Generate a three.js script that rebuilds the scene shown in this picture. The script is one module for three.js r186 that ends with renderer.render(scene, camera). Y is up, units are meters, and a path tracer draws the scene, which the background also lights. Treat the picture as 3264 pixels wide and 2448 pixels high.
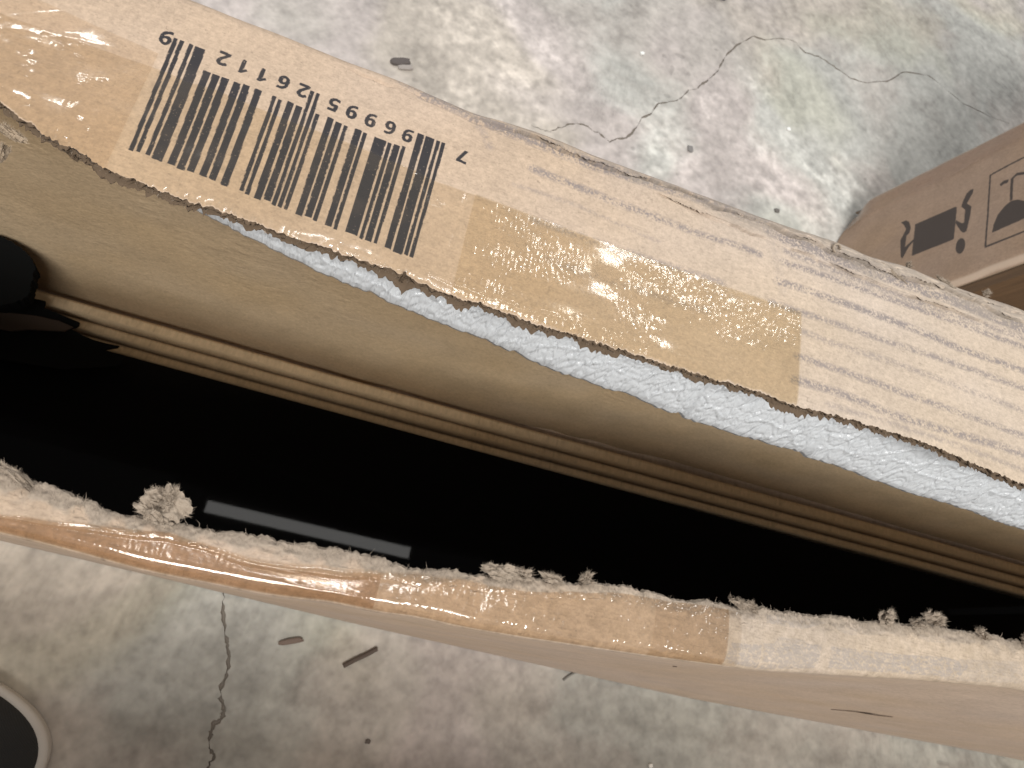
import * as THREE from 'three';
import { mergeGeometries } from 'three/addons/utils/BufferGeometryUtils.js';
import { RectAreaLightUniformsLib } from 'three/addons/lights/RectAreaLightUniformsLib.js';

// ---------------------------------------------------------------- camera, light, exposure
const scene = new THREE.Scene();
const W0 = 3264, H0 = 2448, FPX = 2357, CAM_H = 0.5;
const V = (x, y, z) => new THREE.Vector3(x, y, z);
// the lens, written as where straight-down and the carton's long edges vanish in the photograph
const down = V(800 - W0 / 2, 2000 - H0 / 2, FPX).normalize();
const along = V(11000 - W0 / 2, 4000 - H0 / 2, FPX).normalize();
along.addScaledVector(down, -along.dot(down)).normalize();
const AX = along, AY = down.clone().negate(), AZ = V().crossVectors(AX, AY);
const toWorld = (c) => V(AX.dot(c), AY.dot(c), AZ.dot(c));
const camera = new THREE.PerspectiveCamera(2 * Math.atan(H0 / 2 / FPX) * 180 / Math.PI, W0 / H0, 0.01, 30);
camera.position.set(0, CAM_H, 0);
camera.quaternion.setFromRotationMatrix(new THREE.Matrix4().makeBasis(toWorld(V(1, 0, 0)), toWorld(V(0, -1, 0)), toWorld(V(0, 0, -1))));
camera.focus = 0.222;
camera.userData.fStop = 34;
scene.add(camera);

RectAreaLightUniformsLib.init();
scene.background = new THREE.Color().setRGB(0.45, 0.452, 0.46);
const LAMPS = [
  // [x, y, z, length, width, radiance, label]
  [0.1, 3.3, 1.75, 1.5, 0.3, 59, 'broad ceiling lamp farthest toward the near side of the open carton'],
  [0.1, 3.3, 1.42, 1.5, 0.3, 42, 'added broad ceiling lamp that brightens the inner wall of the open carton'],  // fill lamp added to lift the shade inside the open carton
  [0.14, 3.3, -0.48, 0.985, 0.055, 60, 'slim ceiling tube straight over the open carton'],
  [1.6, 3.3, -2.45, 1.2, 0.07, 60, 'slim ceiling tube over the carton with handling symbols'],
  [-1.75, 3.3, -2.95, 1.2, 0.3, 34, 'wide ceiling lamp to the left, over the far floor'],
];
const renderer = new THREE.WebGLRenderer({ antialias: true });
renderer.setSize(1024, 768);
renderer.toneMapping = THREE.LinearToneMapping;
renderer.toneMappingExposure = 1.0;
renderer.shadowMap.enabled = true;

// ---------------------------------------------------------------- helpers
// a point of the photograph brought back to the height y at which the thing lies
function at(px, py, y) {
  const r = toWorld(V(px - W0 / 2, py - H0 / 2, FPX)), t = (y - CAM_H) / r.y;
  return V(r.x * t, CAM_H + r.y * t, r.z * t);
}
function onPlane(px, py, p0, n) {
  const r = toWorld(V(px - W0 / 2, py - H0 / 2, FPX)), c = V(0, CAM_H, 0);
  return c.addScaledVector(r, p0.clone().sub(c).dot(n) / r.dot(n));
}
function rng(seed) {
  let s = seed | 0;
  return () => { s = (s + 0x6d2b79f5) | 0; let t = Math.imul(s ^ (s >>> 15), 1 | s); t = (t + Math.imul(t ^ (t >>> 7), 61 | t)) ^ t; return ((t ^ (t >>> 14)) >>> 0) / 4294967296; };
}
const LAT = new Float32Array(65536);
{ const r = rng(77); for (let i = 0; i < 65536; i++) LAT[i] = r() * 2 - 1; }
function noise(x, y) {
  const xi = Math.floor(x), yi = Math.floor(y); let fx = x - xi, fy = y - yi;
  fx = fx * fx * (3 - 2 * fx); fy = fy * fy * (3 - 2 * fy);
  const h = (a, b) => LAT[((a * 73 + b * 151) ^ (b * 7919 + (a >> 3) * 31)) & 65535];
  const a = h(xi, yi), b = h(xi + 1, yi), c = h(xi, yi + 1), d = h(xi + 1, yi + 1);
  return a + (b - a) * fx + (c - a) * fy + (a - b - c + d) * fx * fy;
}
function fbm(x, y, n = 4) { let s = 0, a = 0.5; for (let i = 0; i < n; i++) { s += a * noise(x, y); x = x * 2.03 + 17.3; y = y * 2.03 + 9.1; a *= 0.5; } return s; }
const ridge = (x, y) => 1 - Math.abs(noise(x, y));
const clamp = THREE.MathUtils.clamp, lerp = THREE.MathUtils.lerp;
const sst = (a, b, x) => { const t = clamp((x - a) / (b - a), 0, 1); return t * t * (3 - 2 * t); };
const L2S = new Uint8Array(4097);
for (let i = 0; i <= 4096; i++) { const c = i / 4096; L2S[i] = Math.round(255 * (c <= 0.0031308 ? c * 12.92 : 1.055 * Math.pow(c, 1 / 2.4) - 0.055)); }
const s8 = (c) => L2S[Math.round(clamp(c, 0, 1) * 4096)];
// piecewise curve z(x) through points of the photograph that lie at height y
function curve(pts, y) {
  const p = pts.map(([a, b]) => at(a, b, y)).sort((a, b) => a.x - b.x);
  return (x) => {
    if (x <= p[0].x) return p[0].z;
    for (let i = 1; i < p.length; i++) if (x <= p[i].x) return lerp(p[i - 1].z, p[i].z, (x - p[i - 1].x) / (p[i].x - p[i - 1].x));
    return p[p.length - 1].z;
  };
}
function smoothed(f, w) { return (x) => { let s = 0; for (let i = -4; i <= 4; i++) s += f(x + w * i / 4); return s / 9; }; }
// a sheet of (nu + 1) x (nv + 1) points; fn(u, v) -> [x, y, z, s, t]
function sheet(nu, nv, fn, flip) {
  const pos = new Float32Array((nu + 1) * (nv + 1) * 3), uv = new Float32Array((nu + 1) * (nv + 1) * 2), idx = new Uint32Array(nu * nv * 6);
  let k = 0, m = 0;
  for (let j = 0; j <= nv; j++) for (let i = 0; i <= nu; i++, k++) {
    const p = fn(i / nu, j / nv); pos[k * 3] = p[0]; pos[k * 3 + 1] = p[1]; pos[k * 3 + 2] = p[2]; uv[k * 2] = p[3] ?? i / nu; uv[k * 2 + 1] = p[4] ?? j / nv;
  }
  for (let j = 0; j < nv; j++) for (let i = 0; i < nu; i++) {
    const a = j * (nu + 1) + i, b = a + 1, c = a + nu + 1, d = c + 1;
    if (flip) { idx[m++] = a; idx[m++] = b; idx[m++] = c; idx[m++] = b; idx[m++] = d; idx[m++] = c; }
    else { idx[m++] = a; idx[m++] = c; idx[m++] = b; idx[m++] = b; idx[m++] = c; idx[m++] = d; }
  }
  const g = new THREE.BufferGeometry();
  g.setAttribute('position', new THREE.BufferAttribute(pos, 3)); g.setAttribute('uv', new THREE.BufferAttribute(uv, 2)); g.setIndex(new THREE.BufferAttribute(idx, 1));
  g.computeVertexNormals();
  return g;
}
// a block between two x, two y and two z, uv in metres
function block(x0, x1, y0, y1, z0, z1) {
  const g = new THREE.BoxGeometry(x1 - x0, y1 - y0, z1 - z0).translate((x0 + x1) / 2, (y0 + y1) / 2, (z0 + z1) / 2);
  const p = g.attributes.position, n = g.attributes.normal, uv = g.attributes.uv;
  for (let i = 0; i < p.count; i++) {
    if (Math.abs(n.getY(i)) > 0.5) uv.setXY(i, p.getX(i), p.getZ(i));
    else if (Math.abs(n.getZ(i)) > 0.5) uv.setXY(i, p.getX(i), p.getY(i));
    else uv.setXY(i, p.getZ(i), p.getY(i));
  }
  return g;
}
const used = {};
const numbered = (n) => { const k = used[n] = (used[n] ?? -1) + 1; return k ? n + '_' + String(k).padStart(3, '0') : n; };
function tag(o, label, category, group, kind) {
  o.userData = {}; if (label) o.userData.label = label; if (category) o.userData.category = category; if (group) o.userData.group = group; if (kind) o.userData.kind = kind; return o;
}
function mesh(name, geo, mat, parent = scene) {
  const m = new THREE.Mesh(geo, mat); m.name = parent === scene ? numbered(name) : name; m.castShadow = m.receiveShadow = true; parent.add(m); return m;
}
function thing(name, label, category, group) { const g = new THREE.Group(); g.name = numbered(name); tag(g, label, category, group); scene.add(g); return g; }
const canvas = (w, h) => { const c = document.createElement('canvas'); c.width = w; c.height = h; return c; };
// textures over the rectangle x0..x1, z0..z1 (metres); fn(x, z, i, out) fills linear r, g, b and a height
function texturePair(w, h, x0, x1, z0, z1, fn, wrap = THREE.ClampToEdgeWrapping) {
  const col = new Uint8Array(w * h * 4), bmp = new Uint8Array(w * h), o = [0, 0, 0, 0];
  for (let j = 0, i = 0; j < h; j++) for (let k = 0; k < w; k++, i++) {
    fn(x0 + (x1 - x0) * (k + 0.5) / w, z0 + (z1 - z0) * (j + 0.5) / h, i, o, k, j);
    col[i * 4] = s8(o[0]); col[i * 4 + 1] = s8(o[1]); col[i * 4 + 2] = s8(o[2]); col[i * 4 + 3] = 255; bmp[i] = clamp(o[3] * 255, 0, 255);
  }
  const map = new THREE.DataTexture(col, w, h, THREE.RGBAFormat); map.colorSpace = THREE.SRGBColorSpace;
  const bump = new THREE.DataTexture(bmp, w, h, THREE.RedFormat);
  for (const t of [map, bump]) { t.magFilter = t.minFilter = THREE.LinearFilter; t.wrapS = t.wrapT = wrap; t.needsUpdate = true; }
  return { map, bump, uv: (x, z) => [(x - x0) / (x1 - x0), (z - z0) / (z1 - z0)] };
}

// ---------------------------------------------------------------- lamps (above and outside the frame)
for (const [x, y, z, len, wid, power, label] of LAMPS) {
  const g = thing('ceiling_lamp', label, 'lamp'); g.position.set(x, y, z);
  mesh('housing', new THREE.BoxGeometry(len + 0.06, 0.08, wid + 0.06).translate(0, 0.05, 0), new THREE.MeshStandardMaterial({ color: 0xdddddd, roughness: 0.6 }), g);
  mesh('diffuser', new THREE.BoxGeometry(len, 0.006, wid), new THREE.MeshStandardMaterial({ color: 0xffffff, emissive: 0xfff6e8, emissiveIntensity: 1.5 }), g);
  const l = new THREE.RectAreaLight(new THREE.Color().setRGB(1, 0.98, 0.945), power, len, wid);
  l.position.set(x, y - 0.012, z); l.lookAt(x, 0, z); scene.add(l);
}

// ---------------------------------------------------------------- floor
const farCrack = [[230, 980], [330, 1020], [380, 1030], [440, 1005], [520, 975], [600, 970], [660, 985], [710, 1025], [770, 1045], [840, 1110], [900, 1085], [980, 1075], [1040, 1015], [1090, 930], [1160, 890], [1230, 810], [1370, 790], [1460, 710], [1530, 690], [1620, 620], [1700, 540], [1760, 430]].map(([a, b]) => [1600 + a * 0.4069, b * 0.4069])
  .concat([[400, 270], [480, 235], [560, 255], [650, 245], [740, 265], [800, 330], [900, 365], [1000, 430], [1100, 500], [1200, 530], [1330, 520], [1450, 460], [1600, 485], [1700, 560], [1820, 660], [1980, 740], [2120, 790]].map(([a, b]) => [2164 + a * 0.4973, b * 0.4973]));
const nearCrack = [[1440, 500], [1435, 560], [1430, 650], [1445, 750], [1450, 850], [1470, 950], [1455, 1050], [1410, 1160], [1415, 1210], [1430, 1290], [1420, 1345], [1370, 1380], [1350, 1450], [1345, 1530], [1370, 1580], [1340, 1640], [1300, 1700], [1290, 1800]].map(([a, b]) => [a * 0.4973, 1623 + b * 0.4973]);
const FX0 = -0.55, FX1 = 1.25, FZ0 = -1.3, FZ1 = 0.3;
const whites = [[2640, 560, 0.03], [2600, 690, 0.034], [2690, 640, 0.028], [2240, 330, 0.02], [1560, 90, 0.05], [1640, 230, 0.05], [1720, 150, 0.04], [2500, 540, 0.05], [1450, 300, 0.03], [2420, 260, 0.02], [2740, 590, 0.02], [2100, 470, 0.04]].map(([a, b, r]) => { const p = at(a, b, 0); return [p.x, p.z, r]; });
const greens = [[1750, 400, 0.06], [2560, 420, 0.08], [1900, 330, 0.07], [2300, 560, 0.09], [1500, 220, 0.08], [2000, 480, 0.08]].map(([a, b, r]) => { const p = at(a, b, 0); return [p.x, p.z, r]; });
const FT = texturePair(2048, 1820, FX0, FX1, FZ0, FZ1, (x, z, i, o) => {
  const wx = x + 0.03 * noise(x * 9, z * 9), wz = z + 0.03 * noise(x * 9 + 40, z * 9);
  const big = fbm(wx * 5, wz * 5, 4), mid = fbm(wx * 26 + 7, wz * 26, 4), fine = fbm(x * 170, z * 170, 3), tint = fbm(wx * 7 + 31, wz * 7 - 12, 3);
  // trowel marks: short strokes that turn from place to place
  const an = 2.5 * noise(x * 3.2 + 5, z * 3.2), ca = Math.cos(an), sa = Math.sin(an), tx = x * ca - z * sa, tz = x * sa + z * ca;
  const stroke = noise(tx * 45, tz * 420) * 0.6 + noise(tx * 80 + 9, tz * 800) * 0.4, strokeAt = sst(0.0, 0.35, noise(x * 6 + 3, z * 6 + 8) + 0.15);
  let w = 0; for (const [a, b, r] of whites) { const d = Math.hypot((x - a), (z - b)) / r; if (d < 1.6) w = Math.max(w, 1 - d / 1.6); }
  let gr = 0; for (const [a, b, r] of greens) { const d = Math.hypot((x - a), (z - b)) / r; if (d < 1.7) gr = Math.max(gr, 1 - d / 1.7); }
  const nearSide = sst(-0.12, 0.0, z);
  const grain = fbm(x * 420 + 3, z * 420, 2), blot = fbm(wx * 75 + 3, wz * 75, 3);
  let v = 0.395 + 0.05 * big + (0.09 - 0.03 * nearSide) * mid + (0.075 - 0.01 * nearSide) * blot + 0.11 * fine + 0.05 * grain + (0.05 - 0.01 * nearSide) * stroke * strokeAt;
  const scuff = sst(0.40, 0.78, ridge(wx * 34, wz * 34) * 0.5 + 0.55 * fbm(wx * 90, wz * 90 + 3, 3) + 0.5 * w - 0.05 - 0.3 * nearSide);
  v += (0.13 * scuff * (0.25 + w) + 0.04 * w) * (0.7 + 0.9 * fine);
  const pit = sst(0.80, 0.86, noise(x * 110 + 3, z * 110)) * sst(0.3, 0.6, noise(x * 13, z * 13 + 5)); v *= 1 - 0.2 * pit;
  let r = v * 1.05, g = v * 0.985, b = v * 0.905;
  const t1 = sst(-0.02, 0.25, tint + 0.3 * gr - 0.1 * nearSide + 0.1 * blot), t2 = sst(0.02, 0.25, -tint), t3 = sst(0.0, 0.3, fbm(wx * 8 - 9, wz * 8 + 20, 3));
  r *= 1 - 0.045 * t1 + 0.012 * t2; g *= 1 + 0.018 * t1 - 0.018 * t2; b *= 1 + 0.03 * t1 + 0.012 * t2 - 0.075 * t3;
  const brown = nearSide * (0.6 + 0.4 * sst(-0.2, 0.3, big)); r *= 1 - 0.04 * brown; g *= 1 - 0.075 * brown; b *= 1 - 0.13 * brown; { const st = 1 - nearSide * (-0.02 + 0.14 * sst(0.05, 0.3, fbm(wx * 11 + 70, wz * 11, 4))); r *= st; g *= st * 0.995; b *= st * 1.0; }
  o[0] = r; o[1] = g; o[2] = b; o[3] = 0.5 + 0.3 * fine + 0.3 * stroke * strokeAt + 0.2 * mid + 0.15 * grain - 0.4 * pit;
}, THREE.MirroredRepeatWrapping);
const floorMat = new THREE.MeshStandardMaterial({ map: FT.map, bumpMap: FT.bump, bumpScale: 0.0012, roughness: 0.78 });
{
  // a thin, wandering outline on both sides of a crack's middle line: the hole in the slab and the groove's two sides
  const crackSides = (pts, w, seed) => {
    const P = pts.map(([a, b]) => at(a, b, 0)), c = new THREE.CatmullRomCurve3(P, false, 'catmullrom', 0.2), n = P.length * 9, l = [], r = [], m = [];
    for (let i = 0; i <= n; i++) {
      const p = c.getPoint(i / n), t = c.getTangent(i / n), nx = -t.z, nz = t.x, tip = Math.sin(Math.PI * clamp(i / n, 0.001, 0.999)) ** 0.4;
      const j = 0.0007 * noise(i * 0.45, seed), h = tip * w * (0.6 + 0.55 * noise(i * 0.25, seed + 5) + 0.3 * noise(i * 0.9, seed + 9));
      const a = Math.max(0.00012, h);
      l.push([p.x + nx * (j + a), p.z + nz * (j + a)]); r.push([p.x + nx * (j - a), p.z + nz * (j - a)]); m.push([p.x + nx * j, p.z + nz * j]);
    }
    return { l, r, m };
  };
  const cracks = [crackSides(farCrack, 0.0012, 3), crackSides(nearCrack, 0.0015, 13)];
  const S = new THREE.Shape([[-6, -6], [6, -6], [6, 6], [-6, 6]].map(([a, b]) => new THREE.Vector2(a, b)));
  for (const c of cracks) S.holes.push(new THREE.Path([...c.l, ...c.r.slice().reverse()].map(([a, b]) => new THREE.Vector2(a, -b))));
  const g = new THREE.ShapeGeometry(S); g.rotateX(-Math.PI / 2);
  const p = g.attributes.position, uv = g.attributes.uv;
  for (let i = 0; i < p.count; i++) uv.setXY(i, ...FT.uv(p.getX(i), p.getZ(i)));
  const floor = mesh('floor', g, floorMat); tag(floor, 'worn concrete floor with cracks and pale scuffs', null, null, 'structure');
  const grooveMat = new THREE.MeshStandardMaterial({ color: new THREE.Color().setRGB(0.21, 0.185, 0.155), roughness: 0.95 });
  for (const c of cracks) {
    const n = c.l.length - 1;
    mesh('crack', sheet(n, 4, (u, v) => {
      const i = Math.round(u * n), q = v < 0.5 ? [lerp(c.l[i][0], c.m[i][0], v * 2), lerp(c.l[i][1], c.m[i][1], v * 2)] : [lerp(c.m[i][0], c.r[i][0], v * 2 - 1), lerp(c.m[i][1], c.r[i][1], v * 2 - 1)];
      return [q[0], -0.0016 * (1 - Math.abs(v * 2 - 1) ** 2), q[1]];
    }), grooveMat, floor);
  }
}

// ---------------------------------------------------------------- the carton: lines of its torn top
const BY = 0.3;                                            // height of the carton's top
const farEdge = smoothed(curve([[500, -50], [627, 0], [1000, 144], [1124, 194], [1259, 244], [1348, 283], [1497, 348], [1557, 370], [1696, 410], [1806, 453], [1945, 512], [2100, 567], [2164, 592], [2413, 681], [2562, 736], [2661, 763], [2761, 812], [2890, 846], [3009, 899], [3109, 934], [3208, 964], [3264, 984]], BY), 0.003);
const upTear = curve([[0, 323], [30, 343], [55, 368], [109, 398], [149, 433], [224, 467], [278, 497], [348, 542], [393, 562], [433, 572], [497, 597], [572, 632], [646, 651], [746, 686], [845, 721], [945, 761], [1000, 772], [1075, 800], [1149, 825], [1209, 844], [1278, 869], [1348, 904], [1448, 944], [1547, 969], [1622, 999], [1696, 1028], [1796, 1058], [1895, 1088], [1995, 1118], [2100, 1150], [2164, 1173], [2313, 1217], [2413, 1247], [2537, 1292], [2661, 1322], [2810, 1367], [2910, 1396], [3009, 1436], [3109, 1476], [3264, 1541]], BY);
const lowTear = curve([[0, 1501], [50, 1516], [99, 1536], [199, 1575], [261, 1598], [323, 1626], [423, 1640], [520, 1665], [597, 1675], [696, 1690], [796, 1705], [945, 1732], [1000, 1738], [1099, 1757], [1249, 1792], [1348, 1812], [1448, 1822], [1527, 1830], [1640, 1842], [1721, 1850], [1835, 1866], [1890, 1866], [1995, 1879], [2100, 1906], [2164, 1918], [2328, 1936], [2442, 1946], [2611, 1961], [2781, 1980], [2910, 1990], [3009, 2004], [3109, 2020], [3159, 2032], [3264, 2048]], BY);
const lowCrease = smoothed(curve([[0, 1700], [199, 1749], [448, 1819], [696, 1866], [845, 1897], [1100, 1925], [1174, 1949], [1348, 1969], [1448, 1996], [1622, 2026], [1845, 2060], [2100, 2097], [2413, 2138], [2661, 2153], [2960, 2171], [3264, 2198]], BY), 0.006);
const foot = smoothed(curve([[0, 1722], [545, 1850], [1100, 1981], [2100, 2205], [2164, 2220], [3109, 2394], [3264, 2425]], 0), 0.02);
const BX0 = -0.31, BX1 = 0.8, HX0 = -0.165, HX1 = 0.335;
// columns close together where the photograph looks, far apart beyond
const NF = 1100, COLS = [];
for (let i = 0; i < 12; i++) COLS.push(lerp(BX0, HX0, i / 12));
for (let i = 0; i <= NF; i++) COLS.push(lerp(HX0, HX1, i / NF));
for (let i = 1; i <= 16; i++) COLS.push(lerp(HX1, BX1, i / 16));
const NC = COLS.length - 1, colX = (u) => COLS[Math.round(u * NC)];

// crushed lines along the far fold: [line, depth, width, from x, to x]
const pl = (pts) => { const p = pts.map(([a, b]) => at(a, b, BY)); return [curve(pts, BY), p[0].x, p[p.length - 1].x]; };
const G1 = pl([[1500, 372], [1600, 402], [1700, 437], [1877, 511], [1991, 551], [2129, 596], [2170, 604], [2282, 660], [2344, 681], [2440, 706]]);
const G2 = pl([[2440, 712], [2537, 756], [2609, 777], [2642, 799], [2681, 813], [2777, 847], [2873, 881], [2969, 905], [3066, 943], [3138, 972], [3200, 1011], [3264, 1030]]);
const G3 = pl([[2508, 789], [2585, 818], [2681, 857], [2777, 900], [2873, 939], [2969, 966], [3056, 998], [3150, 1030]]);
const G4 = pl([[1100, 215], [1250, 270], [1400, 330], [1520, 385], [1650, 435]]);
const G5 = pl([[2100, 620], [2240, 680], [2330, 720], [2450, 760]]);
const G6 = pl([[1560, 378], [1660, 418], [1770, 455], [1900, 508], [2040, 560], [2200, 622]]), G7 = pl([[2700, 806], [2800, 836], [2900, 872], [3000, 908], [3120, 955], [3264, 1005]]);
const grooves = [[...G1, 0.0022, 0.00042, 0.0008], [...G2, 0.0026, 0.00046, 0.0014], [...G3, 0.0013, 0.00034, 0.0006], [...G4, 0.0008, 0.0005, 0.0003], [...G5, 0.0014, 0.00034, 0.0005], [...G6, 0.0013, 0.00034, 0.0004], [...G7, 0.0011, 0.0003, 0.0004]];
const crossFolds = [[[1490, 610], [1430, 800]], [[1622, 690], [1540, 975]], [[560, 40], [500, 200]], [[2540, 760], [2500, 900]]].map(([a, b]) => { const p = at(...a, BY), q = at(...b, BY); return [p.x, p.z, q.x, q.z]; });
const upZ = (x) => upTear(x) + 0.00045 * noise(x * 900, 1) + 0.0003 * noise(x * 2600, 4);
const fluff = (x) => 0.0016 * fbm(x * 110, 7, 3) + 0.0003 * noise(x * 1500, 9);
const lowZ = (x) => lowTear(x) + fluff(x);
const R1 = 0.005;
function upTop(x, z) {                                     // height of the barcode flap
  const d = z - (farEdge(x) - 0.0015), e = upZ(x) - z;
  let y = BY + 0.0009 * fbm(x * 14, z * 30 + 3, 2) + 0.00022 * noise(x * 90, z * 160);
  if (d < R1) y -= R1 - Math.sqrt(Math.max(0, R1 * R1 - (R1 - Math.max(d, 0)) ** 2));
  if (e < 0.006) y -= 0.0005 * ((0.006 - Math.max(e, 0)) / 0.006) ** 2;
  for (const [f, a, b, dep, w, lip] of grooves) {
    if (x < a - 0.004 || x > b + 0.004) continue;
    const k = sst(a - 0.004, a + 0.006, x) * sst(b + 0.004, b - 0.006, x), q = (z - f(x) - 0.0007 * noise(x * 130, dep * 9e4) - 0.0003 * noise(x * 520, dep * 4e4)) / w;
    y -= k * dep * (0.75 + 0.5 * noise(x * 200, dep * 5e4)) * Math.exp(-q * q);
    const s = z - f(x); y += k * lip * (0.85 + 0.35 * noise(x * 170, dep * 7e4)) * sst(0.35, -0.5, q) * Math.exp(Math.min(0, s) / 0.0042);
  }
  for (const [a, b, c, d2] of crossFolds) {
    const t = (z - b) / (d2 - b); if (t < 0 || t > 1) continue;
    const q = (x - lerp(a, c, t)) / 0.0005; y -= 0.00028 * Math.exp(-q * q) * Math.sin(Math.PI * t) ** 0.4;
  }
  return y;
}
const R2 = 0.004;
function lowTop(x, z) {                                    // height of the narrow flap
  const d = lowCrease(x) - z, e = z - lowZ(x);
  let y = BY + 0.0010 * fbm(x * 16 + 50, z * 40, 2) + 0.0002 * noise(x * 110, z * 170 + 30);
  if (d < R2) y -= R2 - Math.sqrt(Math.max(0, R2 * R2 - (R2 - Math.max(d, 0)) ** 2));
  if (e < 0.004) y -= 0.0009 * ((0.004 - Math.max(e, 0)) / 0.004) ** 2 - 0.0003 * noise(x * 700, z * 900);
  return y;
}

// ---------------------------------------------------------------- cardboard colour
function kraft(x, z, o, tone = 1, seed = 0) {
  const a = fbm(x * 60 + seed, z * 60, 3), b = fbm(x * 700 + seed, z * 900, 2), s = noise(x * 260, z * 2600 + seed), f = noise(x * 3600, z * 3600 + seed), t = fbm(x * 22 + 9, z * 30 + seed, 2);
  const g2 = noise(x * 1700 + 5, z * 1900 + seed);
  const v = tone * (1 + 0.11 * a + 0.16 * b + 0.04 * s + 0.09 * f + 0.07 * g2);
  const speck = noise(x * 1300 + 7, z * 1300 + seed) > 0.86 ? 0.8 : 1;
  o[0] = 0.445 * v * speck; o[1] = (0.338 + 0.012 * t) * v * speck; o[2] = (0.25 + 0.03 * t) * v * speck; o[3] = 0.5 + 0.22 * b + 0.2 * s + 0.14 * f;
}
const mixTo = (o, r, g, b, k) => { o[0] += (r - o[0]) * k; o[1] += (g - o[1]) * k; o[2] += (b - o[2]) * k; };

// print and rubbed marks on the barcode flap, drawn on the flap's own plane
const UX0 = -0.165, UX1 = 0.335, UZ0 = -0.192, UZ1 = -0.092, UW = 2048, UH = 512;
const ink = canvas(UW, UH), rub = canvas(UW, UH);
{
  const c = ink.getContext('2d');
  c.fillStyle = '#000'; c.fillRect(0, 0, UW, UH);
  const U = (x) => (x - UX0) / (UX1 - UX0) * UW, Zp = (z) => (z - UZ0) / (UZ1 - UZ0) * UH;
  const tl = at(556, 120, BY), bl = at(411, 476, BY), tr = at(1418, 457, BY), br = at(1313, 828, BY);
  const spot = (s, t) => [lerp(lerp(tl.x, tr.x, s), lerp(bl.x, br.x, s), t), lerp(lerp(tl.z, tr.z, s), lerp(bl.z, br.z, s), t)];
  const Lc = ['0001101', '0011001', '0010011', '0111101', '0100011', '0110001', '0101111', '0111011', '0110111', '0001011'];
  const num = '796995261129'; let bits = '101';
  for (let i = 0; i < 6; i++) bits += Lc[+num[i]];
  bits += '01010';
  for (let i = 6; i < 12; i++) bits += Lc[+num[i]].replace(/./g, (b) => (b === '1' ? '0' : '1'));
  bits += '101';
  c.fillStyle = '#fff';
  const r = rng(5);
  for (let i = 0; i < 95;) {
    if (bits[i] === '0') { i++; continue; }
    let j = i; while (bits[j] === '1') j++;
    const long = i < 10 || i >= 85 || (i >= 45 && i < 50), t0 = long ? 0 : 0.155 + 0.02 * r(), spread = 0.0016;
    const s1 = 1 - i / 95 + spread, s0 = 1 - j / 95 - spread, t1 = 1 - 0.02 * r();
    c.beginPath();
    const n = 40, e = 0.0005;
    for (let k = 0; k <= n; k++) { const t = lerp(t0, t1, k / n), p = spot(s0 + e * noise(k * 2.3, i * 7), t); k ? c.lineTo(U(p[0]), Zp(p[1])) : c.moveTo(U(p[0]), Zp(p[1])); }
    for (let k = n; k >= 0; k--) { const t = lerp(t0, t1, k / n), p = spot(s1 + e * noise(k * 2.3, j * 7 + 200), t); c.lineTo(U(p[0]), Zp(p[1])); }
    c.fill();
    i = j;
  }
  const where = [['9', 530, 119], ['2', 713, 187], ['1', 777, 213], ['1', 837, 241], ['6', 904, 264], ['2', 967, 290], ['5', 1064, 334], ['9', 1122, 357], ['9', 1182, 383], ['6', 1244, 407], ['9', 1300, 432], ['7', 1474, 500]];
  for (const [d, a, b] of where) {
    const p = at(a, b, BY); c.save(); c.translate(U(p.x), Zp(p.z)); c.scale(1, (UH / (UZ1 - UZ0)) / (UW / (UX1 - UX0))); c.rotate(Math.PI + 0.06);
    c.font = 'bold 28px sans-serif'; c.textAlign = 'center'; c.textBaseline = 'middle'; c.fillText(d, 0, 0); c.restore();
  }
  const k = rub.getContext('2d'); k.fillStyle = '#000'; k.fillRect(0, 0, UW, UH); k.lineCap = 'round';
  const line = (pts, w, a) => {
    const P = pts.map(([x, y]) => at(x, y, BY));
    for (let pass = 0; pass < 3; pass++) { k.strokeStyle = `rgba(255,255,255,${Math.min(1, a * 1.2) / 2.6})`; k.lineWidth = w * 1.9 * (1 - 0.3 * pass); k.beginPath(); P.forEach((p, i) => (i ? k.lineTo(U(p.x), Zp(p.z)) : k.moveTo(U(p.x), Zp(p.z)))); k.stroke(); }
  };
  line([[1700, 540], [1796, 577], [1950, 640], [2100, 696]], 10, 0.5); line([[2100, 696], [2239, 750], [2338, 778], [2420, 810]], 9, 0.5);
  line([[1640, 590], [1830, 650], [2100, 770]], 6, 0.2); line([[1700, 700], [1900, 770], [2150, 855], [2300, 900]], 10, 0.3); line([[1750, 830], [1950, 900], [2250, 990]], 10, 0.22);
  line([[2500, 835], [2661, 889], [2810, 944], [3009, 1014], [3264, 1108], [3500, 1190]], 9, 0.55); line([[2480, 895], [2661, 954], [2910, 1048], [3059, 1113], [3264, 1183], [3500, 1270]], 10, 0.6);
  line([[2460, 965], [2532, 989], [2612, 1014], [2810, 1083], [3009, 1148], [3264, 1240]], 9, 0.45); line([[2560, 1058], [2661, 1098], [2860, 1160], [3100, 1250], [3264, 1310]], 9, 0.3);
  line([[2540, 1136], [2686, 1183], [2860, 1247], [3059, 1317], [3264, 1390]], 9, 0.48); line([[2530, 1210], [2661, 1247], [2860, 1327], [3009, 1372], [3264, 1446]], 11, 0.5);
  line([[2640, 1290], [2860, 1355], [3109, 1440], [3264, 1500]], 8, 0.25);
  line([[2508, 800], [2681, 870], [2873, 945], [3056, 1010], [3300, 1090]], 11, 0.42); line([[2450, 735], [2640, 820], [2800, 880], [3000, 950], [3300, 1060]], 13, 0.5);
  line([[1280, 262], [1450, 335], [1640, 420], [1900, 530], [2150, 615]], 10, 0.4); line([[1500, 380], [1540, 420], [1560, 470]], 8, 0.25);
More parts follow.
